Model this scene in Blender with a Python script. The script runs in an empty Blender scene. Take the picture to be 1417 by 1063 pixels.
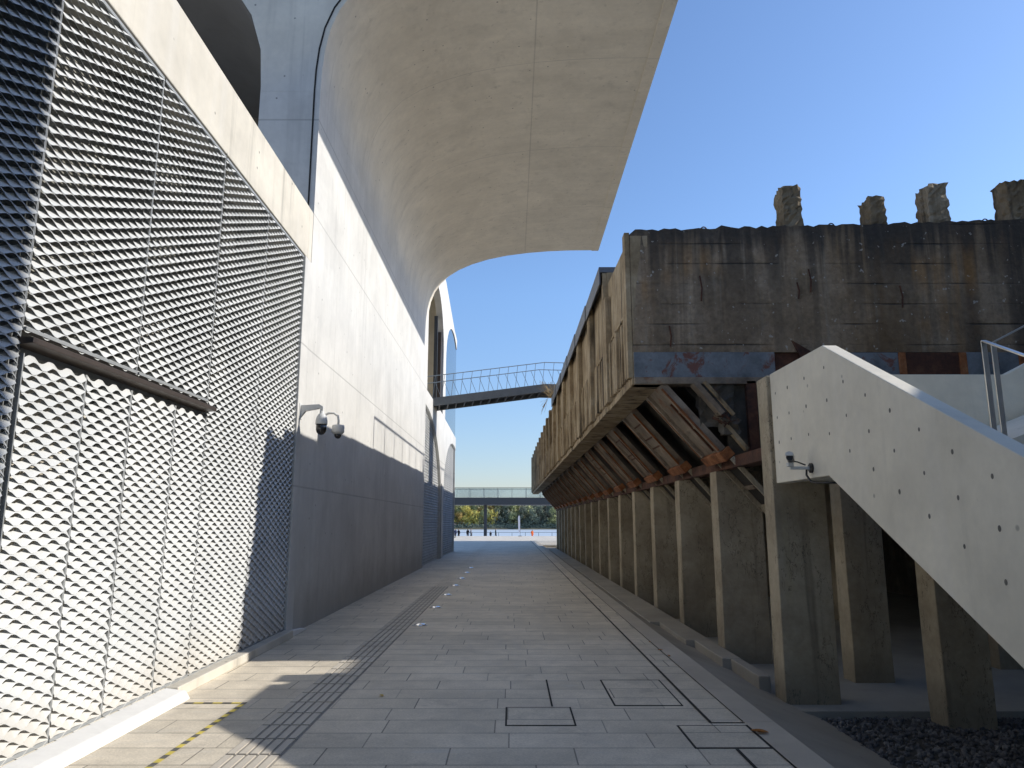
import bpy, bmesh, math, random
from mathutils import Vector, Matrix
from mathutils.geometry import tessellate_polygon
random.seed(7)
R = math.radians
S = bpy.context.scene
COL = S.collection
PI = math.pi

# ------------------------------------------------------------------ node helpers
class G:
    def __init__(s, name):
        s.m = bpy.data.materials.new(name); s.m.use_nodes = True
        s.nt = s.m.node_tree; s.nt.nodes.clear()
        s.out = s.n('ShaderNodeOutputMaterial')
        s.geo = s.n('ShaderNodeNewGeometry'); s.tc = s.n('ShaderNodeTexCoord')
        s.P = s.geo.outputs['Position']; s.O = s.tc.outputs['Object']
    def n(s, t, **kw):
        nd = s.nt.nodes.new(t)
        for k, v in kw.items(): setattr(nd, k, v)
        return nd
    def put(s, sock, v):
        if isinstance(v, bpy.types.NodeSocket): s.nt.links.new(v, sock)
        else: sock.default_value = v
    def math(s, op, a, b=None, c=None, clamp=False):
        nd = s.n('ShaderNodeMath', operation=op, use_clamp=clamp); s.put(nd.inputs[0], a)
        if b is not None: s.put(nd.inputs[1], b)
        if c is not None: s.put(nd.inputs[2], c)
        return nd.outputs[0]
    def vscale(s, v, sc, off=(0, 0, 0)):
        nd = s.n('ShaderNodeVectorMath', operation='MULTIPLY_ADD'); s.put(nd.inputs[0], v)
        nd.inputs[1].default_value = sc; nd.inputs[2].default_value = off
        return nd.outputs[0]
    def sep(s, v):
        nd = s.n('ShaderNodeSeparateXYZ'); s.put(nd.inputs[0], v); return nd.outputs
    def noise(s, v, scale=1, detail=4, rough=.55, dist=0):
        nd = s.n('ShaderNodeTexNoise'); s.put(nd.inputs['Vector'], v)
        nd.inputs['Scale'].default_value = scale; nd.inputs['Detail'].default_value = detail
        nd.inputs['Roughness'].default_value = rough; nd.inputs['Distortion'].default_value = dist
        return nd.outputs[0]
    def white(s, v=None, w=None):
        nd = s.n('ShaderNodeTexWhiteNoise', noise_dimensions='1D' if v is None else '3D')
        if v is None: s.put(nd.inputs['W'], w)
        else: s.put(nd.inputs['Vector'], v)
        return nd.outputs['Value']
    def comb(s, x, y, z=0.0):
        nd = s.n('ShaderNodeCombineXYZ')
        for i, v in enumerate((x, y, z)): s.put(nd.inputs[i], v)
        return nd.outputs[0]
    def step(s, v, a, b):            # smooth 0..1 between a and b
        nd = s.n('ShaderNodeMapRange', interpolation_type='SMOOTHSTEP'); s.put(nd.inputs[0], v)
        nd.inputs[1].default_value = a; nd.inputs[2].default_value = b
        nd.inputs[3].default_value = 0; nd.inputs[4].default_value = 1
        return nd.outputs[0]
    def lerp(s, v, a, b):
        nd = s.n('ShaderNodeMapRange'); s.put(nd.inputs[0], v); nd.inputs[3].default_value = a; nd.inputs[4].default_value = b
        return nd.outputs[0]
    def ramp(s, f, stops):
        nd = s.n('ShaderNodeValToRGB'); s.put(nd.inputs[0], f); e = nd.color_ramp.elements
        while len(e) < len(stops): e.new(.5)
        for x, (p, c) in zip(e, stops): x.position = p; x.color = (*c, 1)
        return nd.outputs[0]
    def mix(s, f, a, b, mode='MIX'):
        nd = s.n('ShaderNodeMix', data_type='RGBA', blend_type=mode); s.put(nd.inputs[0], f)
        for i, v in ((6, a), (7, b)):
            if isinstance(v, tuple) and len(v) == 3: v = (*v, 1)
            s.put(nd.inputs[i], v)
        return nd.outputs[2]
    def val(s, c, f):                # multiply colour by a scalar socket
        nd = s.n('ShaderNodeVectorMath', operation='SCALE'); s.put(nd.inputs[0], c if isinstance(c, bpy.types.NodeSocket) else c[:3])
        s.put(nd.inputs['Scale'], f); return nd.outputs[0]
    def fin(s, color, rough=.8, bump=None, bstr=.3, bdist=.01, metal=0, spec=.5, **kw):
        p = s.n('ShaderNodeBsdfPrincipled')
        if isinstance(color, tuple) and len(color) == 3: color = (*color, 1)
        s.put(p.inputs['Base Color'], color); s.put(p.inputs['Roughness'], rough); s.put(p.inputs['Metallic'], metal)
        p.inputs['Specular IOR Level'].default_value = spec
        for k, v in kw.items(): s.put(p.inputs[k.replace('_', ' ')], v)
        if bump is not None:
            b = s.n('ShaderNodeBump'); b.inputs['Strength'].default_value = bstr; b.inputs['Distance'].default_value = bdist
            s.put(b.inputs['Height'], bump); s.nt.links.new(b.outputs[0], p.inputs['Normal'])
        s.nt.links.new(p.outputs[0], s.out.inputs[0])
        return s.m

def line_mask(g, v, at, w):         # 1 on a thin line v==at
    d = g.math('ABSOLUTE', g.math('SUBTRACT', v, at))
    return g.math('SUBTRACT', 1, g.step(d, w * .4, w))

def fair_concrete(name, base, var=.12, streak=.15, zlines=(), ylines=(), pits=.6, warm=(.9, .86, .78), bstr=.25, xlines=(), boards=0, upper=None):
    g = G(name); x, y, z = g.sep(g.P)
    a = g.noise(g.P, .9, 5, .6); b = g.noise(g.P, 9, 4, .65)
    st = g.noise(g.vscale(g.P, (2.2, 2.2, .12)), 1.6, 4, .6)
    c = g.ramp(a, [(.3, tuple(k * (1 - var) for k in base)), (.7, tuple(k * (1 + var) for k in base))])
    c = g.mix(g.math('MULTIPLY', g.step(st, .55, .78), streak), c, tuple(k * .45 for k in base))
    c = g.mix(g.math('MULTIPLY', g.step(st, .5, .3), streak * .6), c, tuple(k * w for k, w in zip((base[0]*1.15,)*3, warm)))
    c = g.val(c, g.lerp(b, .9, 1.1))
    h = g.math('MULTIPLY', b, .3)
    vo = g.n('ShaderNodeTexVoronoi'); g.put(vo.inputs['Vector'], g.P); vo.inputs['Scale'].default_value = 3.1
    pit = g.math('MULTIPLY', g.math('SUBTRACT', 1, g.step(vo.outputs['Distance'], .03, .075)), pits)
    c = g.mix(pit, c, tuple(k * .3 for k in base))
    for zl in zlines:
        lm = g.math('MULTIPLY', line_mask(g, z, zl, .018), g.lerp(g.noise(g.P, .7), .25, .8))
        c = g.mix(lm, c, tuple(k * .45 for k in base)); h = g.math('SUBTRACT', h, lm)
    for xl in xlines:
        lm = g.math('MULTIPLY', line_mask(g, x, xl, .02), g.lerp(g.noise(g.P, .7), .1, .7))
        c = g.mix(lm, c, tuple(k * .5 for k in base)); h = g.math('SUBTRACT', h, lm)
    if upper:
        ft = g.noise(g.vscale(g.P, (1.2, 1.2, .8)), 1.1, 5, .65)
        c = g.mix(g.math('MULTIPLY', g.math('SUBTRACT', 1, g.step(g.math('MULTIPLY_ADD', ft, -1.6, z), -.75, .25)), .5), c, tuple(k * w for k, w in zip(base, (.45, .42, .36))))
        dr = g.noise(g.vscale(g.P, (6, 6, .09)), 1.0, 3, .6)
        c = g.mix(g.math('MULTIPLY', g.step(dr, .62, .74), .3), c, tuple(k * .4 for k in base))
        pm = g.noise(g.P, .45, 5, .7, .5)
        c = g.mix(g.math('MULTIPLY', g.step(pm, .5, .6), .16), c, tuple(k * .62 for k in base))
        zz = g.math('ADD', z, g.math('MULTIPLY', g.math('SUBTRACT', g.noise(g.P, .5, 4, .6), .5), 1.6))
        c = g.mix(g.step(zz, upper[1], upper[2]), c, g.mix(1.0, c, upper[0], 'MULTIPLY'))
    if boards:
        c = g.val(c, g.lerp(g.noise(g.vscale(g.P, (.35, 3.5, .35)), 1.3, 4, .6), 1 - boards, 1 + boards))
        c = g.val(c, g.lerp(g.noise(g.vscale(g.P, (1, 1, 1), (5, 2, 9)), .35, 3, .6), 1 - boards, 1 + boards))
    for yl in ylines:
        lm = g.math('MULTIPLY', line_mask(g, y, yl, .015), g.lerp(g.noise(g.P, .7), .1, .6))
        c = g.mix(lm, c, tuple(k * .5 for k in base)); h = g.math('SUBTRACT', h, lm)
    return g.fin(c, g.lerp(b, .55, .8), h, bstr, .01)

M = {}
M['wall'] = fair_concrete('fair_faced_concrete', (.57, .56, .53), .12, .32, (2.12, 4.27, 6.5), (15.6, 20.0, 24.2), .7)
M['shell'] = fair_concrete('vault_concrete', (.68, .63, .535), .09, .12, (), (14.9, 19.6, 24.2), .25, xlines=(.5,), boards=.13)
M['beam'] = fair_concrete('beam_concrete', (.57, .53, .45), .16, .75, (), (), .9)
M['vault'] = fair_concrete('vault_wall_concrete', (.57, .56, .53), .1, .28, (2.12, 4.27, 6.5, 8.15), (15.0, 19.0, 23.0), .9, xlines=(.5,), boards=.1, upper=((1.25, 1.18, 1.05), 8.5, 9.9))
M['stair'] = fair_concrete('stair_concrete', (.76, .71, .59), .14, .3, (), (), .6)
M['white'] = fair_concrete('whitewashed_concrete', (.76, .75, .72), .07, .2, (), (), .3)
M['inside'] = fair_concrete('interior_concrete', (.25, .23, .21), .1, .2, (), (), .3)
M['ledge'] = fair_concrete('ledge_concrete', (.34, .31, .26), .22, .3, (), (), .6)
M['slabfloor'] = fair_concrete('undercroft_concrete', (.3, .29, .26), .2, .2, (), (), .4)

def old_concrete():                 # end wall of the hopper: black rain streaks, rust, board lines
    g = G('weathered_board_concrete'); x, y, z = g.sep(g.P)
    a = g.noise(g.P, 1.3, 6, .65); b = g.noise(g.P, 14, 5, .7)
    c = g.ramp(a, [(.25, (.13, .09, .052)), (.5, (.27, .2, .13)), (.75, (.45, .36, .26))])
    s1 = g.noise(g.vscale(g.P, (2.6, 2.6, .16)), 1.0, 4, .62, .4)
    s2 = g.noise(g.vscale(g.P, (4.5, 4.5, .25), (3, 7, 1)), 1.0, 4, .6, .3)
    s3 = g.noise(g.vscale(g.P, (1.2, 1.2, .1), (13, 2, 5)), 1.0, 3, .5, .3)
    c = g.mix(g.math('MULTIPLY', g.step(s3, .54, .68), .6), c, (.2, .115, .042))
    c = g.mix(g.math('MULTIPLY', g.step(s2, .55, .72), .45), c, (.3, .275, .225))
    hang = g.math('ADD', g.step(z, 4.6, 5.9), .55)
    c = g.mix(g.math('MULTIPLY', g.math('MULTIPLY', g.step(s1, .47, .6), hang), .6, clamp=True), c, (.045, .037, .03))
    wide = g.noise(g.vscale(g.P, (.75, .75, .05), (3.7, 1, 2)), 1.0, 3, .5, .25)
    c = g.mix(g.math('MULTIPLY', g.step(wide, .52, .62), .72), c, (.04, .034, .03))
    patch = g.noise(g.P, .55, 3, .5)
    c = g.mix(g.math('MULTIPLY', g.math('MULTIPLY', g.step(patch, .5, .66), g.step(s2, .4, .6)), .7), c, (.33, .17, .05))
    top = g.math('MULTIPLY', g.step(g.math('ADD', z, g.math('MULTIPLY', g.math('SUBTRACT', s2, .5), 1.3)), 5.45, 5.85), .8)
    c = g.mix(top, c, (.05, .043, .037))
    fz = g.math('FRACT', g.math('MULTIPLY', g.math('ADD', z, g.math('MULTIPLY', g.noise(g.P, .6), .03)), 3.3))
    ln = g.math('MULTIPLY', g.math('SUBTRACT', 1, g.step(g.math('ABSOLUTE', g.math('SUBTRACT', fz, .5)), .015, .05)), g.step(g.noise(g.vscale(g.P, (.8, .8, 3)), 1.2), .42, .62))
    c = g.mix(g.math('MULTIPLY', ln, .8), c, (.02, .018, .016))
    fl = g.noise(g.P, 13, 2, .5)
    c = g.mix(g.math('MULTIPLY', g.step(fl, .69, .74), .8), c, (.45, .42, .37))
    c = g.val(c, g.lerp(b, .4, 1.6))
    h = g.math('SUBTRACT', g.math('ADD', b, g.math('MULTIPLY', a, 1.5)), ln)
    return g.fin(c, .9, h, .7, .03)
M['old'] = old_concrete()

def fascia_mat(name='ochre_stained_concrete', k=1.0):
    g = G(name)
    a = g.noise(g.P, 1.6, 5, .65); b = g.noise(g.P, 16, 4, .7)
    st = g.noise(g.vscale(g.P, (3.5, 5, .22)), 1.1, 4, .6, .3)
    c = g.ramp(a, [(.25, (.14*k, .095*k, .05*k)), (.48, (.33*k, .25*k, .15*k)), (.75, (.52*k, .43*k, .3*k))])
    c = g.mix(g.math('MULTIPLY', g.step(st, .52, .68), .88), c, (.045, .033, .022))
    c = g.mix(g.math('MULTIPLY', g.step(st, .42, .28), .45), c, (.5, .44, .34))
    c = g.val(c, g.lerp(b, .7, 1.3))
    return g.fin(c, .9, g.math('ADD', b, a), .5, .02)
M['fascia'] = fascia_mat('ochre_stained_concrete', 1.05)
M['stub'] = fascia_mat('crumbling_brown_concrete', .6)
M['fascia_pale'] = fascia_mat('pale_stained_concrete', 1.15)

def column_mat():
    g = G('worn_column_concrete'); x, y, z = g.sep(g.P)
    a = g.noise(g.P, 1.1, 6, .65); b = g.noise(g.P, 12, 4, .7)
    st = g.noise(g.vscale(g.P, (3, 3, .2)), 1.3, 4, .6, .2)
    c = g.ramp(a, [(.25, (.24, .19, .13)), (.5, (.4, .335, .235)), (.78, (.56, .485, .36))])
    c = g.mix(g.math('MULTIPLY', g.step(st, .56, .74), .6), c, (.07, .06, .045))
    c = g.mix(g.math('MULTIPLY', g.step(st, .4, .28), .5), c, (.42, .35, .22))
    ck = g.math('ABSOLUTE', g.math('SUBTRACT', g.noise(g.vscale(g.P, (1, 1, .35)), 1.7, 6, .7), .5))
    c = g.mix(g.math('MULTIPLY', g.math('SUBTRACT', 1, g.step(ck, .001, .006)), .6), c, (.03, .025, .02))
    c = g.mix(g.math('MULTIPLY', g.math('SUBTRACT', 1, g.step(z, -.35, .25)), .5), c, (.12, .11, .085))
    c = g.val(c, g.lerp(b, .75, 1.25))
    return g.fin(c, .9, g.math('ADD', b, a), .5, .02)
M['column'] = column_mat()

def dark_conc():
    g = G('sooty_hopper_concrete')
    a = g.noise(g.P, 1.8, 6, .65); b = g.noise(g.P, 12, 4, .7)
    c = g.ramp(a, [(.3, (.045, .038, .03)), (.55, (.1, .085, .065)), (.8, (.24, .215, .175))])
    st = g.noise(g.vscale(g.P, (3, 1.2, 1.2)), 2, 4, .6)
    c = g.mix(g.math('MULTIPLY', g.step(st, .6, .75), .7), c, (.2, .075, .025))
    return g.fin(g.val(c, g.lerp(b, .6, 1.4)), .88, b, .6, .02)
M['hopper'] = dark_conc()

def chute_mat():
    g = G('rust_stained_chute_steel')
    a = g.noise(g.O, 2.2, 6, .65); b = g.noise(g.P, 18, 4, .7); d = g.noise(g.P, 3.1, 5, .6)
    c = g.ramp(a, [(.3, (.13, .1, .075)), (.5, (.25, .2, .15)), (.75, (.4, .335, .255))])
    c = g.mix(g.math('MULTIPLY', g.step(d, .55, .7), .75), c, (.2, .08, .028))
    c = g.mix(g.math('MULTIPLY', g.step(d, .4, .28), .6), c, (.05, .045, .04))
    return g.fin(g.val(c, g.lerp(b, .7, 1.3)), .8, b, .4, .015)
M['chute'] = chute_mat()

def rust_mat(name, c1, c2, c3):
    g = G(name)
    a = g.noise(g.P, 4, 6, .7); b = g.noise(g.P, 25, 4, .7)
    c = g.ramp(a, [(.3, c1), (.5, c2), (.72, c3)])
    return g.fin(g.val(c, g.lerp(b, .6, 1.4)), .85, b, .5, .01)
M['rust'] = rust_mat('orange_rust', (.09, .03, .012), (.27, .095, .03), (.42, .19, .085))
M['darkrust'] = rust_mat('dark_rust', (.03, .013, .009), (.085, .033, .018), (.16, .07, .035))

def bluesteel():
    g = G('faded_blue_painted_steel')
    a = g.noise(g.P, 2.2, 6, .68); b = g.noise(g.P, 20, 4, .7)
    c = g.ramp(a, [(.28, (.085, .1, .115)), (.6, (.2, .225, .25)), (.8, (.3, .33, .35))])
    d = g.noise(g.vscale(g.P, (1.6, 1.6, 1.2), (4, 0, 2)), 1.7, 5, .7, .6)
    c = g.mix(g.math('MULTIPLY', g.step(d, .56, .64), .85), c, (.17, .05, .025))
    return g.fin(g.val(c, g.lerp(b, .75, 1.25)), .6, b, .3, .01)
M['bluesteel'] = bluesteel()

def plain(name, col, rough=.5, metal=0, spec=.5, var=.12, sc=6, bstr=.1):
    g = G(name); a = g.noise(g.P, sc, 4, .6)
    c = g.ramp(a, [(.3, tuple(k * (1 - var) for k in col)), (.7, tuple(k * (1 + var) for k in col))])
    return g.fin(c, rough, a, bstr, .005, metal, spec)
def meshpaint():
    g = G('white_coated_expanded_metal'); x, y, z = g.sep(g.P)
    a = g.noise(g.P, 1.4, 4, .6); b = g.noise(g.P, 22, 3, .6)
    c = g.ramp(a, [(.3, (.5, .51, .505)), (.7, (.63, .635, .62))])
    low = g.math('MULTIPLY', g.math('SUBTRACT', 1, g.step(g.math('ADD', z, g.math('MULTIPLY', a, .6)), .3, .9)), .55)
    c = g.mix(low, c, (.5, .45, .37))
    return g.fin(g.val(c, g.lerp(b, .93, 1.05)), .45, b, .05, .003)
M['meshpaint'] = meshpaint()
M['greysteel'] = plain('grey_coated_steel', (.3, .31, .31), .5, .2)
M['brownsteel'] = plain('brown_bronze_steel', (.06, .045, .036), .5, .3)
M['darksteel'] = plain('dark_grey_steel', (.055, .06, .066), .5, .2)
M['bridgesteel'] = plain('slate_painted_steel', (.14, .155, .17), .5, .1)
M['bridgerail'] = plain('pale_blue_painted_rail', (.3, .36, .42), .5, .1)
M['polished'] = plain('polished_steel_plate', (.85, .86, .88), .12, 1.0, .5, .03)
M['inox'] = plain('brushed_stainless_steel', (.55, .54, .52), .28, .9)
M['camwhite'] = plain('off_white_camera_plastic', (.62, .62, .6), .4, 0, .5, .04)
M['black'] = plain('black_plastic', (.015, .015, .016), .35)
M['lens'] = plain('smoked_dome_plastic', (.02, .018, .018), .08, 0, .8)
M['lead'] = plain('grey_zinc_flashing', (.16, .17, .19), .5, .5)
M['darkgap'] = plain('dark_joint', (.022, .02, .018), .9)
M['channelshade'] = plain('channel_shade_black', (.035, .03, .025), .9)  # near-black colour standing for the shade inside the chute channels
M['tiehole'] = plain('tie_hole_dark', (.17, .16, .14), .9)
M['lampglass'] = plain('frosted_white_glass', (.92, .93, .95), .12, 0, .7, .03)
M['leaf'] = plain('dry_orange_leaf', (.38, .15, .035), .7, 0, .3, .3, 40)
M['leafy'] = plain('dry_yellow_leaf', (.5, .35, .07), .7, 0, .3, .3, 40)
M['straw'] = plain('dry_straw', (.33, .25, .14), .9, 0, .3, .3)
M['shrub'] = plain('dark_shrub_leaf', (.03, .05, .02), .8, 0, .3, .3)
M['bannercloth'] = plain('white_banner_cloth', (.8, .78, .82), .7, 0, .3, .04)
M['parasolcloth'] = plain('dark_brown_canvas', (.05, .042, .04), .8, 0, .3)
M['neighbour'] = plain('grey_neighbour_render', (.55, .53, .49), .85)
M['tapeyellow'] = plain('worn_yellow_tape', (.62, .5, .1), .6, 0, .4, .2, 12)
M['tapeblack'] = plain('worn_black_tape', (.12, .115, .1), .6, 0, .4, .2, 12)
M['tactbase'] = plain('dark_tactile_groove', (.3, .275, .235), .9)  # grooves darker than the raised bars
M['tactile'] = fair_concrete('tactile_granite', (.55, .5, .42), .1, .0, (), (), .0)
def glass():
    g = G('blue_reflecting_glass')
    return g.fin((.035, .06, .09), .03, None, spec=1.0, IOR=1.6)
M['glass'] = glass()
def clear():
    g = G('clear_railing_glass')
    t = g.n('ShaderNodeBsdfTransparent'); t.inputs[0].default_value = (.96, .985, .99, 1)
    gl = g.n('ShaderNodeBsdfGlossy'); gl.inputs['Color'].default_value = (.85, .95, 1, 1); gl.inputs['Roughness'].default_value = .05
    df = g.n('ShaderNodeBsdfDiffuse'); df.inputs[0].default_value = (.55, .66, .68, 1)
    m1 = g.n('ShaderNodeMixShader'); m1.inputs[0].default_value = .1
    m2 = g.n('ShaderNodeMixShader'); m2.inputs[0].default_value = .08
    L = g.nt.links.new
    L(t.outputs[0], m1.inputs[1]); L(df.outputs[0], m1.inputs[2]); L(m1.outputs[0], m2.inputs[1]); L(gl.outputs[0], m2.inputs[2])
    L(m2.outputs[0], g.out.inputs[0]); return g.m
M['clear'] = clear()

def pavers(name='granite_pavers', ROW=.38, base=(.64, .57, .455)):
    g = G(name); x, y, z = g.sep(g.P)
    row = g.math('FLOOR', g.math('DIVIDE', y, ROW))
    r1 = g.white(w=row)
    ln = g.math('MULTIPLY_ADD', r1, .35, .72)
    u = g.math('ADD', g.math('DIVIDE', x, ln), g.math('MULTIPLY', r1, 7.31))
    cid = g.math('FLOOR', u)
    fx = g.math('FRACT', u); fy = g.math('FRACT', g.math('DIVIDE', y, ROW))
    dx = g.math('MULTIPLY', g.math('MINIMUM', fx, g.math('SUBTRACT', 1, fx)), ln)
    dy = g.math('MULTIPLY', g.math('MINIMUM', fy, g.math('SUBTRACT', 1, fy)), ROW)
    big = g.noise(g.P, .8, 5, .6); fine = g.noise(g.P, 55, 3, .7); mid = g.noise(g.P, 5, 5, .65)
    ed = g.noise(g.P, 30, 2, .5)
    wx = g.math('MULTIPLY', g.step(g.noise(g.comb(row, cid, 3.3), 7.7), .3, .6), .9)
    jx = g.math('MULTIPLY', g.math('SUBTRACT', 1, g.step(g.math('MULTIPLY_ADD', ed, -.003, dx), .0015, .0065)), wx)
    jy = g.math('MULTIPLY', g.math('SUBTRACT', 1, g.step(g.math('MULTIPLY_ADD', ed, -.003, dy), .0015, .0075)), g.lerp(g.noise(g.P, 1.3, 3), .25, 1.15))
    j = g.math('MAXIMUM', jx, jy, clamp=True)
    tone = g.white(g.comb(row, cid, 1.0))
    c = g.ramp(tone, [(0, tuple(k * .92 for k in base)), (.5, base), (1, (base[0] * 1.06, base[1] * 1.06, base[2] * 1.07))])
    c = g.val(c, g.lerp(big, .6, 1.4)); c = g.val(c, g.lerp(mid, .72, 1.28)); c = g.val(c, g.lerp(fine, .6, 1.4))
    grit = g.noise(g.P, 170, 2, .6); c = g.val(c, g.lerp(grit, .7, 1.3))
    stn = g.noise(g.P, 1.9, 6, .7, .6); c = g.mix(g.math('MULTIPLY', g.step(stn, .57, .72), .38), c, (.24, .215, .18))
    scuff = g.noise(g.vscale(g.P, (.9, 4, 1)), 1.4, 4, .6)
    c = g.mix(g.math('MULTIPLY', g.step(scuff, .58, .75), .4), c, (.62, .6, .55))
    c = g.mix(g.math('MULTIPLY', j, .95), c, (.045, .042, .036))
    h = g.math('SUBTRACT', g.math('MULTIPLY', fine, .25), g.math('MULTIPLY', j, 1.0))
    return g.fin(c, g.lerp(mid, .5, .75), h, .35, .006)
M['pavers'] = pavers()
M['kerbstone'] = fair_concrete('kerb_granite', (.48, .43, .355), .14, .0, (), (), .0)
M['promenade'] = plain('pale_promenade_paving', (.5, .49, .46), .8)

def water():
    g = G('river_water')
    a = g.noise(g.vscale(g.P, (.25, .6, 1)), 1, 4, .6)
    return g.fin((.5, .55, .58), .4, a, .35, .3, 0, .6)
M['water'] = water()
M['bankearth'] = plain('far_bank_earth', (.1, .095, .06), .9)
M['gravel'] = rust_mat('grey_gravel', (.045, .045, .05), (.11, .11, .115), (.26, .25, .24))
M['soil'] = plain('dark_gravel_bed', (.05, .048, .045), .95)

def foliage(name, c1, c2):
    g = G(name); oi = g.n('ShaderNodeObjectInfo')
    a = g.noise(g.O, .35, 3, .6); b = g.noise(g.O, 2.2, 2, .6)
    c = g.ramp(g.math('MULTIPLY_ADD', b, .5, g.math('MULTIPLY', a, .5)), [(.35, c1), (.62, c2)])
    c = g.val(c, g.lerp(oi.outputs['Random'], .8, 1.2))
    return g.fin(c, .8, None, spec=.2)
M['fol_yellow'] = foliage('yellow_autumn_foliage', (.36, .33, .09), (.75, .64, .17))
M['fol_gold'] = foliage('golden_autumn_foliage', (.4, .27, .09), (.75, .54, .19))
M['fol_olive'] = foliage('olive_foliage', (.2, .22, .1), (.46, .47, .22))
M['fol_dark'] = foliage('dark_green_foliage', (.08, .105, .09), (.23, .26, .18))
M['bark'] = plain('bark', (.08, .06, .045), .9)

# ------------------------------------------------------------------ mesh helpers
class MB:
    def __init__(s): s.v = []; s.f = []; s.mi = []; s.mats = []
    def mid(s, m):
        m = M[m] if isinstance(m, str) else m
        if m not in s.mats: s.mats.append(m)
        return s.mats.index(m)
    def add(s, vs, fs, m):
        o = len(s.v); k = s.mid(m); s.v += [tuple(v) for v in vs]
        for f in fs: s.f.append([i + o for i in f]); s.mi.append(k)
        return s
    def box(s, x0, x1, y0, y1, z0, z1, m):
        return s.add([(x, y, z) for z in (z0, z1) for y in (y0, y1) for x in (x0, x1)],
                     [(0, 2, 3, 1), (4, 5, 7, 6), (0, 1, 5, 4), (1, 3, 7, 5), (3, 2, 6, 7), (2, 0, 4, 6)], m)
    def prism(s, poly, a, b, m, axis='y'):      # poly in the two other axes
        n = len(poly); T = {'y': lambda p, t: (p[0], t, p[1]), 'x': lambda p, t: (t, p[0], p[1]), 'z': lambda p, t: (p[0], p[1], t)}[axis]
        vs = [T(p, a) for p in poly] + [T(p, b) for p in poly]
        fs = [(i, (i + 1) % n, n + (i + 1) % n, n + i) for i in range(n)]
        tri = tessellate_polygon([[Vector((p[0], p[1], 0)) for p in poly]])
        fs += [tuple(t) for t in tri] + [tuple(i + n for i in reversed(t)) for t in tri]
        return s.add(vs, fs, m)
    def bar(s, p, q, w, h, m, up=(0, 0, 1)):    # rectangular bar between two points
        p = Vector(p); q = Vector(q); d = (q - p).normalized(); u = Vector(up)
        if abs(d.dot(u)) > .99: u = Vector((1, 0, 0))
        a = d.cross(u).normalized() * w / 2; b = a.cross(d).normalized() * h / 2
        vs = [p - a - b, p + a - b, p + a + b, p - a + b, q - a - b, q + a - b, q + a + b, q - a + b]
        return s.add(vs, [(0, 1, 2, 3), (7, 6, 5, 4), (0, 4, 5, 1), (1, 5, 6, 2), (2, 6, 7, 3), (3, 7, 4, 0)], m)
    def tube(s, pts, r, m, n=10, cap=True):
        pts = [Vector(p) for p in pts]; rs = r if isinstance(r, (list, tuple)) else [r] * len(pts)
        vs = []; prev = None
        for i, p in enumerate(pts):
            d = (pts[min(i + 1, len(pts) - 1)] - pts[max(i - 1, 0)]).normalized()
            u = prev if prev is not None else (Vector((0, 0, 1)) if abs(d.z) < .9 else Vector((1, 0, 0)))
            a = d.cross(u).normalized(); b = a.cross(d).normalized(); prev = b
            for k in range(n):
                t = 2 * PI * k / n; vs.append(p + (a * math.cos(t) + b * math.sin(t)) * rs[i])
        fs = [(i * n + k, i * n + (k + 1) % n, (i + 1) * n + (k + 1) % n, (i + 1) * n + k) for i in range(len(pts) - 1) for k in range(n)]
        if cap: fs += [tuple(range(n))[::-1], tuple(range((len(pts) - 1) * n, len(pts) * n))]
        return s.add(vs, fs, m)
    def lathe(s, prof, c, m, n=24):             # prof [(r,z)] about the vertical through c
        vs = [(c[0] + r * math.cos(2 * PI * k / n), c[1] + r * math.sin(2 * PI * k / n), c[2] + z) for r, z in prof for k in range(n)]
        fs = [(i * n + k, i * n + (k + 1) % n, (i + 1) * n + (k + 1) % n, (i + 1) * n + k) for i in range(len(prof) - 1) for k in range(n)]
        fs += [tuple(range(n))[::-1], tuple(range((len(prof) - 1) * n, len(prof) * n))]
        return s.add(vs, fs, m)
    def build(s, name, parent=None, bevel=0, smooth=False, rough=0):
        me = bpy.data.meshes.new(name); me.from_pydata(s.v, [], s.f); me.validate(); 
        for m in s.mats: me.materials.append(m)
        me.polygons.foreach_set('material_index', s.mi)
        bm = bmesh.new(); bm.from_mesh(me); bmesh.ops.recalc_face_normals(bm, faces=bm.faces)
        bm.to_mesh(me); bm.free()
        if smooth: me.polygons.foreach_set('use_smooth', [True] * len(me.polygons))
        o = bpy.data.objects.new(name, me); COL.objects.link(o)
        if parent is not None: o.parent = parent; o.matrix_parent_inverse = Matrix.Translation(-parent.location) if parent.location.length else Matrix()
        if bevel:
            b = o.modifiers.new('edge', 'BEVEL'); b.width = bevel; b.segments = 2; b.limit_method = 'ANGLE'; b.angle_limit = R(40)
        return o

def tag(o, label=None, cat=None, group=None, kind=None):
    if label: o['label'] = label
    if cat: o['category'] = cat
    if group: o['group'] = group
    if kind: o['kind'] = kind
    return o
def thing(name, label, cat, loc=(0, 0, 0), group=None):
    o = bpy.data.objects.new(name, None); COL.objects.link(o); o.location = loc; o.empty_display_size = .2
    return tag(o, label, cat, group)
def copy_tree(o, parent=None):
    c = o.copy(); COL.objects.link(c)
    if parent is not None: c.parent = parent
    for ch in list(o.children): copy_tree(ch, c)
    return c

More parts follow.
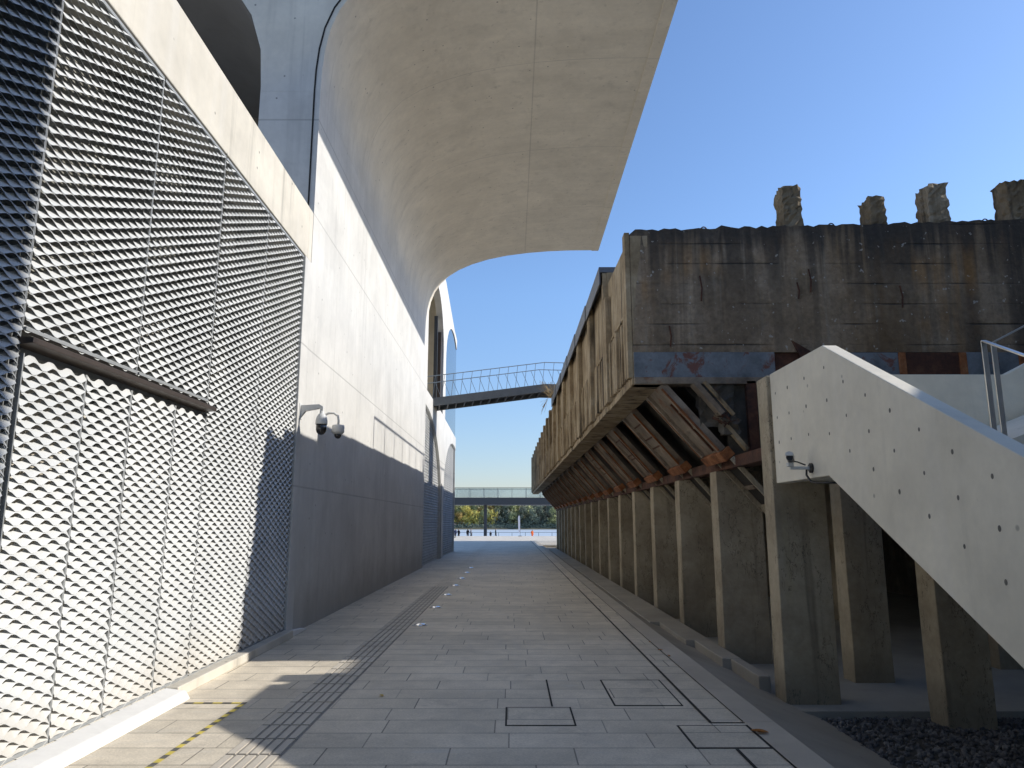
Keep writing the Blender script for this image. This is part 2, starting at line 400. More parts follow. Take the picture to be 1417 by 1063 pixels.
def rough_box(mb, x0, x1, y0, y1, z0, z1, m, amp=.02, step=.12, seed=0, only_top=False):
    """box subdivided and jittered: broken or weathered concrete"""
    rnd = random.Random(seed)
    nx, ny, nz = [max(1, int(round(d / step))) for d in (x1 - x0, y1 - y0, z1 - z0)]
    idx = {}; vs = []; fs = []
    def V(i, j, k):
        if (i, j, k) not in idx:
            p = [x0 + (x1 - x0) * i / nx, y0 + (y1 - y0) * j / ny, z0 + (z1 - z0) * k / nz]
            if only_top:
                if k == nz: p[2] += rnd.uniform(-amp, amp * .5)
            elif k > 0:
                e = amp * (1.6 if k == nz else 1)
                p = [q + rnd.uniform(-e, e) for q in p]
            idx[(i, j, k)] = len(vs); vs.append(p)
        return idx[(i, j, k)]
    for i in range(nx):
        for j in range(ny):
            fs.append((V(i, j, nz), V(i + 1, j, nz), V(i + 1, j + 1, nz), V(i, j + 1, nz)))
            fs.append((V(i, j, 0), V(i, j + 1, 0), V(i + 1, j + 1, 0), V(i + 1, j, 0)))
    for i in range(nx):
        for k in range(nz):
            for j, fl in ((0, 0), (ny, 1)): fs.append((V(i, j, k), V(i + 1, j, k), V(i + 1, j, k + 1), V(i, j, k + 1)))
    for j in range(ny):
        for k in range(nz):
            for i in (0, nx): fs.append((V(i, j, k), V(i, j + 1, k), V(i, j + 1, k + 1), V(i, j, k + 1)))
    return mb.add(vs, fs, m)

def holed_plate(mb, outer, holes, x0, x1, m):   # polygons in (y,z), thickness along x
    loops = [outer] + holes; flat = [p for l in loops for p in l]
    tri = tessellate_polygon([[Vector((p[0], p[1], 0)) for p in l] for l in loops]); n = len(flat)
    vs = [(x0, *p) for p in flat] + [(x1, *p) for p in flat]
    fs = [tuple(t) for t in tri] + [tuple(i + n for i in reversed(t)) for t in tri]
    o = 0
    for l in loops:
        k = len(l); fs += [(o + i, o + (i + 1) % k, n + o + (i + 1) % k, n + o + i) for i in range(k)]; o += k
    return mb.add(vs, fs, m)

# ------------------------------------------------------------------ expanded metal
def expanded(mb, y0, y1, z0, z1, X, m, L=.21, p=.045, clip=None, seg=8, out=.0165, ver=.026, thick=0):
    rows = int((z1 - z0 - .03) / p)
    def tri(t):                                   # flattened zigzag
        t = t % 1.0; v = 4 * abs(t - .5) - 1
        return max(-1, min(1, v * 1.6))
    for j in range(rows + 1):
        zc = z0 + .015 + j * p; ph = .5 * (j % 2)
        n = int(round((y1 - y0) / L * seg)); vs = []; runs = []; cur = []
        for i in range(n + 1):
            y = y0 + (y1 - y0) * i / n
            z = zc + tri((y / L) + ph) * p * .4
            if clip and not clip(y, z):
                if len(cur) > 1: runs.append(cur)
                cur = []; continue
            cur.append((y, z))
        if len(cur) > 1: runs.append(cur)
        for r in runs:
            vs = []
            for (y, z) in r: vs += [(X + out, y, z - ver), (X - out, y, z + ver)]
            mb.add(vs, [(2 * i, 2 * i + 2, 2 * i + 3, 2 * i + 1) for i in range(len(r) - 1)], m)
    return mb

# ================================================================== SETTING
WX = -3.2                                          # street face of the museum
mb = MB()
mb.add([(-90, -14, 0), (2.13, -14, 0), (2.13, 52.6, 0), (70, 52.6, 0), (70, 87, 0), (-90, 87, 0), (-90, 87, -1.4), (70, 87, -1.4), (2.13, -14, -.6), (2.13, 52.6, -.6), (70, 52.6, -.6)],
       [(0, 1, 2, 5), (2, 3, 4, 5), (4, 7, 6, 5), (1, 8, 9, 2), (2, 9, 10, 3)], 'pavers')
tag(mb.build('pavement'), kind='structure')
mb = MB().add([(-200, 87, -1.2), (200, 87, -1.2), (200, 146, -1.2), (-200, 146, -1.2), (-200, 146, -5), (200, 146, -5)], [(0, 1, 2, 3), (3, 2, 5, 4)], 'promenade')
tag(mb.build('promenade'), kind='structure')
mb = MB().add([(-1500, 130, -3.5), (1500, 130, -3.5), (1500, 519, -3.5), (-1500, 519, -3.5)], [(0, 1, 2, 3)], 'water')
tag(mb.build('river'), kind='structure')
mb = MB().add([(-3000, 517, -3.9), (3000, 517, -3.9), (3000, 521, -2.4), (-3000, 521, -2.4), (3000, 4000, -1.5), (-3000, 4000, -1.5)], [(0, 1, 2, 3), (3, 2, 4, 5)], 'bankearth')
tag(mb.build('far_bank'), kind='structure')
# ground to the side of the street, below the hopper and under the stair
mb = MB().add([(2.6, 8.26, -.36), (70, 8.26, -.36), (70, 52.6, -.36), (2.6, 52.6, -.36), (2.6, 8.26, -.6), (70, 8.26, -.6)], [(0, 1, 2, 3), (0, 4, 5, 1)], 'slabfloor')
tag(mb.build('undercroft_floor'), kind='structure')
mb = MB().add([(2.6, -14, -.44), (70, -14, -.44), (70, 8.26, -.44), (2.6, 8.26, -.44)], [(0, 1, 2, 3)], 'soil')
tag(mb.build('gravel_bed'), kind='structure')
mb = MB(); rnd = random.Random(3)
ico = bmesh.new(); bmesh.ops.create_icosphere(ico, subdivisions=1, radius=1)
iv = [v.co.copy() for v in ico.verts]; iff = [[v.index for v in f.verts] for f in ico.faces]; ico.free()
for i in range(5200):
    x = 2.95 + 3.3 * rnd.random(); y = 5.2 + 3.06 * rnd.random(); s = .011 + .022 * rnd.random() ** 2
    q = Matrix.Rotation(rnd.random() * 6.28, 3, Vector((rnd.random() - .5, rnd.random() - .5, rnd.random() - .5)).normalized())
    sc = Vector((s * rnd.uniform(.8, 1.5), s * rnd.uniform(.7, 1.1), s * rnd.uniform(.5, .8)))
    mb.add([q @ Vector((v.x * sc.x, v.y * sc.y, v.z * sc.z)) + Vector((x, y, -.437 + s * .3)) for v in iv], iff, 'gravel')
tag(mb.build('gravel'), kind='stuff')
# sloped concrete apron beside the paving, granite edge course, slot drain
mb = MB().add([(2.13, -14, -.05), (3.25, -14, -.43), (3.25, 52.6, -.43), (2.13, 52.6, -.05)], [(0, 1, 2, 3)], 'ledge')
tag(mb.build('drainage_apron'), kind='structure')
mb = MB(); ky = -14.0
while ky < 66: mb.box(1.885, 2.135, ky + .002, ky + 1.196, -.08, .005, 'kerbstone'); ky += 1.2
mb.box(1.89, 2.13, -14, 66, -.09, -.001, 'darkgap')
tag(mb.build('kerb', bevel=.006), kind='structure')
mb = MB()
mb.add([(1.595, 6.36, .0042), (1.622, 6.36, .0042), (1.622, 66, .0042), (1.595, 66, .0042)], [(0, 1, 2, 3)], 'darkgap')
mb.add([(1.622, 6.36, .0042), (1.884, 6.36, .0042), (1.884, 6.383, .0042), (1.622, 6.383, .0042)], [(0, 1, 2, 3)], 'darkgap')
mb.add([(1.595, -10, .0042), (1.622, -10, .0042), (1.622, 5.66, .0042), (1.595, 5.66, .0042)], [(0, 1, 2, 3)], 'darkgap')
mb.add([(1.866, -10, .0042), (1.884, -10, .0042), (1.884, 6.3, .0042), (1.866, 6.3, .0042)], [(0, 1, 2, 3)], 'darkgap')
mb.add([(1.872, 6.4, .0042), (1.884, 6.4, .0042), (1.884, 30, .0042), (1.872, 30, .0042)], [(0, 1, 2, 3)], 'darkgap')
mb.add([(.345, 6.9, .0042), (.362, 6.9, .0042), (.362, 8.02, .0042), (.345, 8.02, .0042)], [(0, 1, 2, 3)], 'darkgap')
tag(mb.build('slot_drain'), kind='structure')
# concrete ledge at the foot of the columns, stepping narrower towards the camera
mb = MB(); led = [(2.85, 9.0, 10.1), (2.74, 10.1, 11.6), (2.61, 11.6, 13.6), (2.44, 13.6, 52.4)]
for i, (xl, a, b) in enumerate(led): mb.box(xl, 2.99, a, b, -.6, -.15 + .004 * i, 'ledge')
tag(mb.build('column_ledge', bevel=.012), kind='structure')
# tactile guide strip
mb = MB(); D = 4.0
while D < 62:
    mb.box(-2.0, -1.6, D + .004, D + .372, -.02, .003, 'tactbase' if D < 19 else 'pavers')
    for k in range(5):
        x = -1.99 + k * .079
        mb.box(x, x + .056, D + .016, D + .362, .002, .0095 if D < 11 else (.007 if D < 19 else .0045), 'tactile' if D < 19 else 'pavers')
    D += .38
tag(mb.build('tactile_paving'), kind='structure')

# ================================================================== MUSEUM
mus = thing('museum_building', 'pale concrete museum with overhanging vault and white expanded metal screens', 'building', (WX, 11, 0))
# --- vault shell block, profile (x,z) of the street side
prof = [(-3.2, 0), (-3.2, 9.0), (-3.19, 9.4), (-3.155, 9.8), (-3.08, 10.2), (-2.94, 10.58), (-2.72, 10.93), (-2.42, 11.25), (-2.02, 11.52), (-1.5, 11.76), (-.85, 11.97),
        (-.1, 12.13), (.7, 12.24), (1.5, 12.31), (2.3, 12.345), (3.2, 12.355)]
prof = [((x + 3.2) * .9776 - 3.2, z * .9633) for x, z in prof]
def offset(pr, d):
    o = []
    for i, p in enumerate(pr):
        a = pr[max(i - 1, 0)]; b = pr[min(i + 1, len(pr) - 1)]
        t = Vector((b[0] - a[0], b[1] - a[1])).normalized(); o.append((p[0] - t.y * d, p[1] + t.x * d))
    return o
def strip(mb, pr, y0, y1, m, ny=1):
    n = len(pr); vs = [(x, y0 + (y1 - y0) * j / ny, z) for j in range(ny + 1) for x, z in pr]
    return mb.add(vs, [(j * n + i, j * n + i + 1, (j + 1) * n + i + 1, (j + 1) * n + i) for j in range(ny) for i in range(n - 1)], m)
Y0, Y1 = 11.2, 27.0
up = prof[1:]
outer = [(x, z) for x, z in offset(up, .42)]; outer = [(x, max(z, 8.67)) for x, z in outer]
body = up + [(3.06, 11.88), (3.33, 11.88), (3.33, 12.15)] + [(x, z + .0) for x, z in reversed(outer[4:])] + [(-4.2, 12.45), (-4.2, 8.67)]
mb = MB(); mb.prism(body, Y0, Y1, 'vault'); sh = mb.build('vault_shell', mus)
me = sh.data
for p in me.polygons: p.use_smooth = abs(p.normal.y) < .5
es = sh.modifiers.new('split', 'EDGE_SPLIT'); es.split_angle = R(25)
mb = MB(); mb.prism(body, -15, -2.5, 'vault'); mb.box(-4.2, WX - .5, -15, -2.5, 6.5, 8.66, 'vault'); mb.build('vault_shell', mus, smooth=False)  # second vault behind the camera, unseen, added to block sky light
mb = MB(); mb.box(-4.2, WX, Y0, Y1, 0, 8.668, 'vault'); mb.build('side_wall', mus)
# thin skin edge and dark joint on the near end
jp = [(x - .1, z) for x, z in prof[1:2]] 
mb = MB(); sk_in = [(-3.31, 6.5)] + offset(up, .11); sk_out = [(-3.285, 6.5)] + offset(up, .085)
mb.prism(sk_out + sk_in[::-1], Y0 - .012, Y0 + .05, 'darkgap'); mb.build('expansion_joint', mus)
# left half of the vault, seen dark through the end opening
lp = [(-4.2, 8.67), (-4.25, 9.44), (-4.45, 10.1), (-4.9, 10.8), (-5.7, 11.36), (-7, 11.75), (-9, 11.9), (-14, 11.9)]
mb = MB(); mb.prism([(x + .004, z + .006) for x, z in lp] + [(-14, 12.45), (-4.204, 12.45)], Y0 + .004, Y1, 'vault'); mb.build('stem_flare', mus)
mb = MB(); strip(mb, lp, Y0 + .006, Y1, 'inside'); mb.build('inner_vault', mus, smooth=True)
mb = MB(); mb.box(-14, -4.21, 17.0, 17.2, 6.4, 12.4, 'inside'); mb.box(-14.2, -14, Y0, 17, 6.4, 12.4, 'inside'); mb.build('inner_wall', mus)  # closing walls added to keep the vault interior dark
# --- low block with the expanded-metal front
MX = -3.225
mb = MB(); mb.prism([(-3.9, 5.66), (WX, 5.66), (WX, 6.5), (-3.9, 6.5)], -6, 10.98, 'beam'); mb.box(-3.5, WX, 10.98, 11.19, 5.66, 6.5, 'beam'); mb.build('roof_beam', mus, bevel=.012)
mb = MB(); mb.box(-14, -3.91, -6, 11.19, 6.1, 6.4, 'beam'); mb.build('roof_slab', mus)
mb = MB(); mb.box(-3.9, -3.62, -6, 11.19, 2.8, 5.655, 'slabfloor'); mb.box(-3.9, -3.58, -6, 10.85, .0, 2.799, 'beam'); mb.build('backing_wall', mus)
mb = MB(); mb.box(-3.61, WX + .01, 10.86, 11.19, .0, 5.655, 'wall'); mb.build('end_pier', mus, bevel=.01)
edges = [-2.8, -1.3, .2, 1.7, 3.2, 4.7, 6.2, 7.7, 9.2, 10.85]
DZ = 2.74
for a, b in zip(edges, edges[1:]):
    z0 = DZ + .12 if 4.6 < a < 7.6 else .1
    mb = MB(); expanded(mb, a + .012, b - .012, z0, 5.64, MX, 'meshpaint')
    p = mb.build('mesh_panel', mus)
    mb = MB()
    for yy in (a + .006, b - .006): mb.box(MX - .05, MX + .002, yy - .004, yy + .004, z0, 5.645, 'greysteel')
    mb.box(MX - .05, MX + .01, a + .015, b - .015, 5.62, 5.648, 'greysteel'); mb.box(MX - .05, MX + .02, a + .015, b - .015, z0 - .015, z0 + .01, 'greysteel')
    mb.build('panel_frame', p)
for yy in edges[1:-1]:
    mb = MB(); mb.box(-3.6, MX - .06, yy - .03, yy + .03, .1, 5.64, 'greysteel'); mb.build('support_post', mus)
# big mesh doors under a bronze canopy
door = MB(); door.box(MX - .09, MX - .055, 4.72, 7.72, 2.70, 2.78, 'greysteel'); door = door.build('door', mus)
leaves = [4.72, 5.45, 6.12, 6.95, 7.68]
for a, b in zip(leaves, leaves[1:]):
    mb = MB(); expanded(mb, a + .012, b - .012, .12, DZ - .06, MX + .015, 'meshpaint', L=.21, ver=.0265, out=.0145)
    lf = mb.build('door_leaf', door)
    mb = MB()
    w = .011 if a != 6.12 else .02
    for yy in (a, b - w): mb.box(MX - .04, MX + .02, yy, yy + w, .1, DZ - .05, 'greysteel')
    mb.box(MX - .03, MX + .028, a + w, b - w, .1, .125, 'greysteel'); mb.build('leaf_frame', lf)
mb = MB(); mb.prism([(MX - .05, DZ - .0), (MX + .1, DZ + .01), (MX + .1, DZ + .05), (MX - .05, DZ + .06)], 4.68, 7.72, 'brownsteel'); mb.build('door_canopy', mus, bevel=.004)
mb = MB(); mb.prism([(-3.2, 0), (-2.95, 0), (-3.0, .075), (-3.2, .1)], -6, 7.2, 'white'); mb.build('threshold', mus, bevel=.02)
mb = MB(); mb.box(-3.6, -3.08, 7.2, 10.85, 0, .1, 'beam'); mb.box(-3.6, -3.2, -6, 7.2, 0, .098, 'beam'); mb.build('plinth', mus, bevel=.01)
mb = MB(); mb.prism([(10.852, 0), (11.6, 0), (11.6, .03), (10.852, .09)], -3.2, -3.1, 'white', 'x'); mb.build('plinth', mus, bevel=.01)
# --- far block with arched openings
def arc(yc, zc, ry, rz, a0, a1, n=14): return [(yc + ry * math.cos(R(a0 + (a1 - a0) * i / n)), zc + rz * math.sin(R(a0 + (a1 - a0) * i / n))) for i in range(n + 1)]
up1 = [(28.6, 6.5), (35.0, 6.5)] + arc(31.8, 9.4, 3.2, 2.3, 0, 180)
out = [(28.2, 0), (28.2, 5.9)] if False else []
outer = [(28.21, 5.9)] + arc(28.21, 2.6, 6.5, 3.3, 90, 0)[1:] + [(34.71, 0), (36.0, 0)] + arc(41.5, 3.0, 5.5, 2.75, 180, 75) + [(43, 5.55), (43, 6.3), (36.2, 6.45)] + arc(40.6, 9.3, 4.4, 2.5, 180, 58) + [(43, 12.0), (41, 12.15), (35.6, 13.1), (28.21, 13.1)]
FS = 1.2
outer = [(y - FS if y > 28.3 else Y1 + .01, z) for y, z in outer]; up1 = [(y - FS, z) for y, z in up1]
mb = MB(); holed_plate(mb, outer, [up1], WX - .3, WX, 'wall'); mb.build('arched_wall', mus, bevel=.02)
def in_low(y, z):
    y += FS
    if y < 34.75: return z < 2.6 or ((y - 28.2) / 6.55) ** 2 + ((z - 2.6) / 3.35) ** 2 < 1
    if y < 36: return False
    return z < 3.0 or ((y - 41.5) / 5.55) ** 2 + ((z - 3.0) / 2.8) ** 2 < 1
for a, b in ((27.03, 33.54), (34.8, 41.77)):
    mb = MB(); expanded(mb, a, b, .02, 6.0, WX - .16, 'meshpaint', clip=in_low, seg=4, p=.107, L=.3, out=.05, ver=.045); mb.build('mesh_screen', mus)
mb = MB(); mb.box(-3.9, WX - .32, 27.02, 41.7, 0, 6.2, 'inside'); mb.box(-9, WX - .31, 27.02, 41.7, 6.2, 6.4, 'slabfloor'); mb.box(-9, WX - .31, 27.02, 41.7, 12.1, 12.3, 'beam')
mb.box(-6.2, -6.0, 27.02, 34.2, 6.4, 12.1, 'beam'); mb.box(-6, WX - .31, 34.1, 34.3, 6.4, 12.1, 'beam'); mb.build('gallery_room', mus)
mb = MB(); mb.box(WX - .36, WX - .1, 33.35, 33.75, 6.5, 10.3, 'brownsteel'); mb.box(WX - .36, WX - .2, 32.7, 32.8, 6.5, 10.9, 'darksteel'); mb.build('window_frame', mus)
mb = MB(); mb.box(WX - .2, WX - .04, 35.05, 41.78, 6.0, 12.0, 'glass'); mb.box(-9, WX - .21, 41.7, 41.78, 6.0, 12.0, 'glass'); mb.build('window', mus)
mb = MB(); mb.box(-9, WX - .02, 41.7, 41.8, 0, 5.98, 'wall'); mb.build('end_wall', mus)
mb = MB(); mb.box(WX - .02, WX + .03, 33.52, 33.6, 0, 3.3, 'greysteel'); mb.build('wall_strip', mus)  # thin grey upright strip at the jamb of the first low arch

# ================================================================== COAL HOPPER
HX, HY0, HY1 = 1.72, 10.2, 52.0
def fx(y): return HX - .0067 * (y - HY0)
hop = thing('coal_hopper_bridge', 'long weathered concrete coal hopper raised on columns along the street', 'coal hopper', (3, 10.9, 0))
def ztop(x): return 5.8 + .03 * (x - HX)
mb = MB(); rnd = random.Random(5); n = 110; xs = [HX + (11 - HX) * i / n for i in range(n + 1)]
vs = []; fs = []
for i, x in enumerate(xs):
    zt = ztop(x) + rnd.uniform(-.025, .015) + (.03 if 3.0 < x < 3.2 else 0)
    if i == 0: zt -= .06
    for j, z in enumerate((3.97, 4.5, 5.0, 5.4, zt)):
        jit = 0 if j in (0,) else rnd.uniform(-.004, .004)
        vs.append((x, HY0 + jit, z))
    vs.append((x, HY0 + .3, zt)); vs.append((x, HY0 + .3, 3.97))
for i in range(n):
    for j in range(7): fs.append((i * 7 + j, (i + 1) * 7 + j, (i + 1) * 7 + (j + 1) % 7, i * 7 + (j + 1) % 7))
fs += [tuple(range(7)), tuple(range(n * 7, n * 7 + 7))]
mb.add(vs, fs, 'old'); mb.build('end_wall', hop)
# lifting loops and broken stubs
for x in (2.85, 4.75, 7.05):
    mb = MB(); z = ztop(x) - .02
    mb.tube([(x - .06 * math.cos(t), HY0 + .15, z + .1 * math.sin(t)) for t in [PI * k / 10 for k in range(11)]], .009, 'darkrust', 6); mb.build('lifting_loop', hop)
for k, (x, w, h) in enumerate(((4.16, .27, .66), (5.43, .22, .45), (6.33, .29, .62), (7.56, .36, .64))):
    mb = MB(); rough_box(mb, x - w / 2, x + w / 2, HY0 + .06, HY0 + .4, ztop(x) - .1, ztop(x) + h, 'stub', .017, .055, k); mb.build('broken_stub', hop)
for (x, z0, z1) in ((2.72, 4.72, 5.1), (4.12, 4.75, 5.0), (4.3, 4.85, 5.2), (5.6, 4.62, 4.95), (2.25, 4.05, 4.35)):
    mb = MB(); mb.tube([(x, HY0 - .012, z0), (x + .015, HY0 - .02, (z0 + z1) / 2), (x - .005, HY0 - .008, z1)], .011, 'darkrust', 6); mb.build('rebar', hop)
# painted steel end beam made of plates
mb = MB(); cuts = [(1.72, 3.72, 'bluesteel', .02), (3.72, 4.5, 'darkrust', -.03), (4.5, 5.55, 'bluesteel', .0), (5.55, 6.35, 'darkrust', .0), (6.35, 7.2, 'bluesteel', .012), (7.2, 11, 'darkrust', 0)]
for a, b, m, d in cuts: mb.box(a + .003, b - .003, HY0 - d, HY0 + .25, 3.6, 3.965, m)
for xx in (4.52, 5.52, 6.38, 7.22): mb.box(xx - .05, xx + .05, HY0 - .03, HY0 - .0005, 3.602, 3.96, 'rust')
mb.box(1.72, 11, HY0 - .06, HY0 + .22, 3.5, 3.597, 'chute'); mb.build('steel_beam', hop, bevel=.006)
mb = MB(); mb.prism([(3.95, 4.12), (4.5, 3.78), (4.1, 3.8)], HY0 - .09, HY0 - .06, 'darkrust'); mb.build('triangle_plate', hop)  # thin dark triangular plate in front of the end beam
# deck that closes the structure from above, inner hopper slope, longitudinal beams
mb = MB(); mb.box(2.06, 11, HY0 + .3, HY1, 3.62, 3.9, 'hopper'); mb.box(1.9, 11, HY0 + .31, HY1, 5.3, 5.5, 'hopper'); mb.box(10.8, 11, HY0 + .3, HY1, -.36, 3.62, 'hopper'); mb.build('deck', hop)  # top slab and back wall added to block light from the underside
mb = MB(); mb.prism([(2.36, 3.62), (2.5, 3.62), (3.42, 2.66), (3.42, 2.5), (3.3, 2.56)], HY0 + .2, HY1, 'hopper'); mb.build('hopper_slope', hop)
mb = MB(); mb.box(3.06, 3.3, 8.92, HY1, 2.34, 2.5, 'darkrust'); mb.build('rust_beam', hop, bevel=.01)
mb = MB(); mb.box(3.28, 3.42, HY0 - .06, HY0 + .03, 2.502, 3.55, 'darkrust'); mb.box(3.02, 3.9, HY0 + .031, HY0 + .13, 2.502, 3.54, 'hopper'); mb.build('hanger_post', hop, bevel=.008)
mb = MB(); rough_box(mb, 2.62, 3.1, HY0 - .02, HY0 + .12, 2.9, 3.54, 'hopper', .022, .08, 22); mb.build('broken_haunch', hop)
mb = MB()
def q3(x0, z0, x1, z1, n): # sloping slab section
    d = Vector((x1 - x0, z1 - z0)).normalized(); return [(x0, z0), (x1, z1), (x1 + d.y * -n, z1 + d.x * n), (x0 + d.y * -n, z0 + d.x * n)]
mb.prism(q3(2.5, 3.48, 2.86, 3.04, .07), HY0 - .22, HY0 - .0, 'chute'); mb.prism(q3(2.8, 3.06, 3.2, 2.56, .05), HY0 - .16, HY0 - .04, 'fascia'); mb.prism(q3(2.62, 3.48, 3.0, 3.02, .04), HY0 - .3, HY0 - .24, 'fascia')
rough_box(mb, 2.9, 3.12, HY0 - .16, HY0 + .02, 2.78, 3.02, 'hopper', .04, .07, 31)
mb.build('broken_chute', hop)
mb = MB(); rr_ = random.Random(77)
for i in range(7):
    p = Vector((2.8 + rr_.uniform(-.03, .1), HY0 - .1 + rr_.uniform(-.1, .05), 3.02)); pts = [p]
    for k in range(5): p = p + Vector((rr_.uniform(-.02, .09), rr_.uniform(-.07, .03), rr_.uniform(-.07, .05))); pts.append(p)
    mb.tube(pts, .009, 'darkrust', 5)
mb.build('bent_rebar', hop)
# fascia bays
NB = 17; BL = 2.46
for k in range(NB):
    a = HY0 + k * BL; b = a + BL; x = fx(a); rnd = random.Random(100 + k)
    top = 5.78 if k == 0 else 6.0 + .012 * min(k, 8)
    mb = MB()
    if k == 0: mb.add([(x, a, 3.6), (x + .26, a, 3.6), (x + .26, b, 3.6), (x, b, 3.6), (x, a, 5.72), (x + .26, a, 5.72), (x + .26, b, 5.8), (x, b, 5.8)],
                      [(0, 1, 2, 3), (7, 6, 5, 4), (0, 4, 5, 1), (1, 5, 6, 2), (2, 6, 7, 3), (3, 7, 4, 0)], 'fascia')
    else: mb.box(x, x + .26, a, b, 3.6, top, 'fascia')
    if k == 0: mb.box(x + .262, x + .45, a + .75, b, 5.5, 6.05, 'hopper')  # hidden upstand added to lift the shadow edge on the museum wall
    # pilasters on both sides of a joint and ribs in the lower field
    pw = .2
    mb.box(x - .08, x - .002, a + .01, a + pw, 3.6, top - .01, 'fascia_pale' if k % 3 == 0 else 'fascia')
    mb.box(x - .1, x - .002, b - .3, b - .06, 3.6, top - (.0 if k else .3) - .01 - rnd.uniform(0, .05), 'fascia')
    zr = 4.62 + rnd.uniform(-.05, .1)
    y = a + pw + .14
    while y < b - .5:
        w = rnd.uniform(.07, .1)
        mb.box(x - rnd.uniform(.035, .075), x - .002, y, y + w, 3.64 + rnd.uniform(0, .03), zr - rnd.uniform(0, .09), 'fascia_pale' if rnd.random() < .7 else 'fascia'); y += w + .115
    mb.box(x - .028, x - .002, a + pw + .04, b - .38, zr + .002, zr + .05, 'fascia')
    ph = rough_box
    f = mb.build('fascia_panel', hop, bevel=.008)
    mb = MB(); mb.prism([(x - .1, 3.62), (x - .1, 3.5), (x + .02, 3.5), (x + .38, 3.54), (x + .38, 3.6), (x + .26, 3.6), (x + .26, 3.598), (x, 3.598)], a + .02, b - .01, 'fascia') if False else mb.box(x - .03, x + .4, a, b - .015, 3.5, 3.596, 'fascia')
    mb.build('bottom_lip', f, bevel=.01)
    if 0 < k < 7:
        mb = MB(); mb.box(x - .12, x + .3, a, b + .01, top + .002, top + .1, 'lead'); mb.box(x - .14, x - .121, a, b + .01, top - .22, top + .1, 'lead'); mb.build('coping', f)
# chutes, their rusty bands and open lower channels
A = Vector((2.1, 3.5)); B = Vector((2.92, 2.56)); dr = (B - A).normalized(); nn = Vector((-dr.y, dr.x)) * -1   # nn points down and to the street
if nn.x > 0: nn = -nn
def q2(p, d, n): return (p[0] + dr.x * d + nn.x * n, p[1] + dr.y * d + nn.y * n)
Lc = (B - A).length
COLD = [10.9 + 2.46 * k for k in range(NB)]
def chute(var):
    rnd = random.Random(40 + var)
    w0, w1 = -.72, .28
    mb = MB()
    mb.prism([q2(A, -.1, 0), q2(A, Lc - .02, 0), q2(A, Lc - .02, -.06), q2(A, -.1, -.06)], w0, w1, 'chute')
    for y in (w0, w1 - .09): mb.prism([q2(A, 0, .05), q2(A, Lc - .03, .05), q2(A, Lc - .03, .002), q2(A, 0, .002)], y, y + .09, 'chute')
    if var != 1: mb.prism([q2(A, .3, .03), q2(A, Lc - .06, .03), q2(A, Lc - .06, .003), q2(A, .3, .003)], w0 + .3, w0 + .34, 'darkrust')
    mb.prism([q2(A, .1, .02), q2(A, Lc - .25 - .1 * var, .02), q2(A, Lc - .25 - .1 * var, -.05), q2(A, .1, -.05)], w1 + .07, w1 + .16, 'fascia')
    mb.prism([q2(A, .0, -.03), q2(A, Lc * .7, -.03), q2(A, Lc * .62, -.07), q2(A, .0, -.07)], w1 + .3, w1 + .42, 'chute')
    for t in (.25, .45 + .1 * var, .75): mb.prism([q2(A, t, .012), q2(A, t + .03, .012), q2(A, t + .03, .001), q2(A, t, .001)], w0 + .1, w1 - .1, 'darkrust' if var else 'chute')
    for y in (w0 - .015, w1): mb.prism([q2(A, .05, .06), q2(A, Lc - .05, .06), q2(A, Lc - .05, .03), q2(A, .05, .03)], y, y + .015, 'rust')
    c = mb.build('chute', None)
    mb = MB(); mb.prism([q2(A, Lc - .015, .07), q2(A, Lc + .13, .07), q2(A, Lc + .13, -.095), q2(A, Lc - .015, -.095)], w0 - .03, w1 + .02, 'rust'); b = mb.build('band', c, bevel=.008)
    mb = MB(); e = Lc + .135; ln = 1.0 - .1 * var; v0, v1 = w0, w0 + .62
    cut = .2 if var == 1 else 0; v0 = -.78; v1 = -.06
    mb.prism([q2(A, e, .02), q2(A, e + ln - .1 - cut, .02), q2(A, e + ln - cut, -.02), q2(A, e + ln - cut, -.05), q2(A, e, -.05)], v0, v0 + .03, 'column')
    mb.prism([q2(A, e, .02), q2(A, e + ln - .1, .02), q2(A, e + ln, -.02), q2(A, e + ln, -.05), q2(A, e, -.05)], v1 - .035, v1, 'column')
    mb.prism([q2(A, e + ln - .15, -.02), q2(A, e + ln, .01), q2(A, e + ln, -.049), q2(A, e + ln - .15, -.049)], v0 + .031, v1 - .036, 'column')
    mb.prism([q2(A, e, -.05), q2(A, e + ln - .151, -.05), q2(A, e + ln - .151, -.06), q2(A, e, -.06)], v0 + .031, v1 - .036, 'channelshade')  # dark back sheet paints the shade within the channel
    if var == 0: mb.prism([q2(A, e + .5, -.02), q2(A, e + .56, -.02), q2(A, e + .56, -.049), q2(A, e + .5, -.049)], v0 + .25, v1 - .04, 'chute')
    mb.box(0, 0, 0, 0, 0, 0, 'chute') if False else None
    mb.build('channel', c, bevel=.004)
    return c
protos = [chute(v) for v in range(3)]
for k, D in enumerate(COLD):
    pr = protos[k % 3] if k > 1 else protos[k]
    c = pr if k < 3 else copy_tree(pr)
    c.parent = hop; c.matrix_parent_inverse = Matrix.Translation(-hop.location); c.location = (-.002 * k, D, 0)
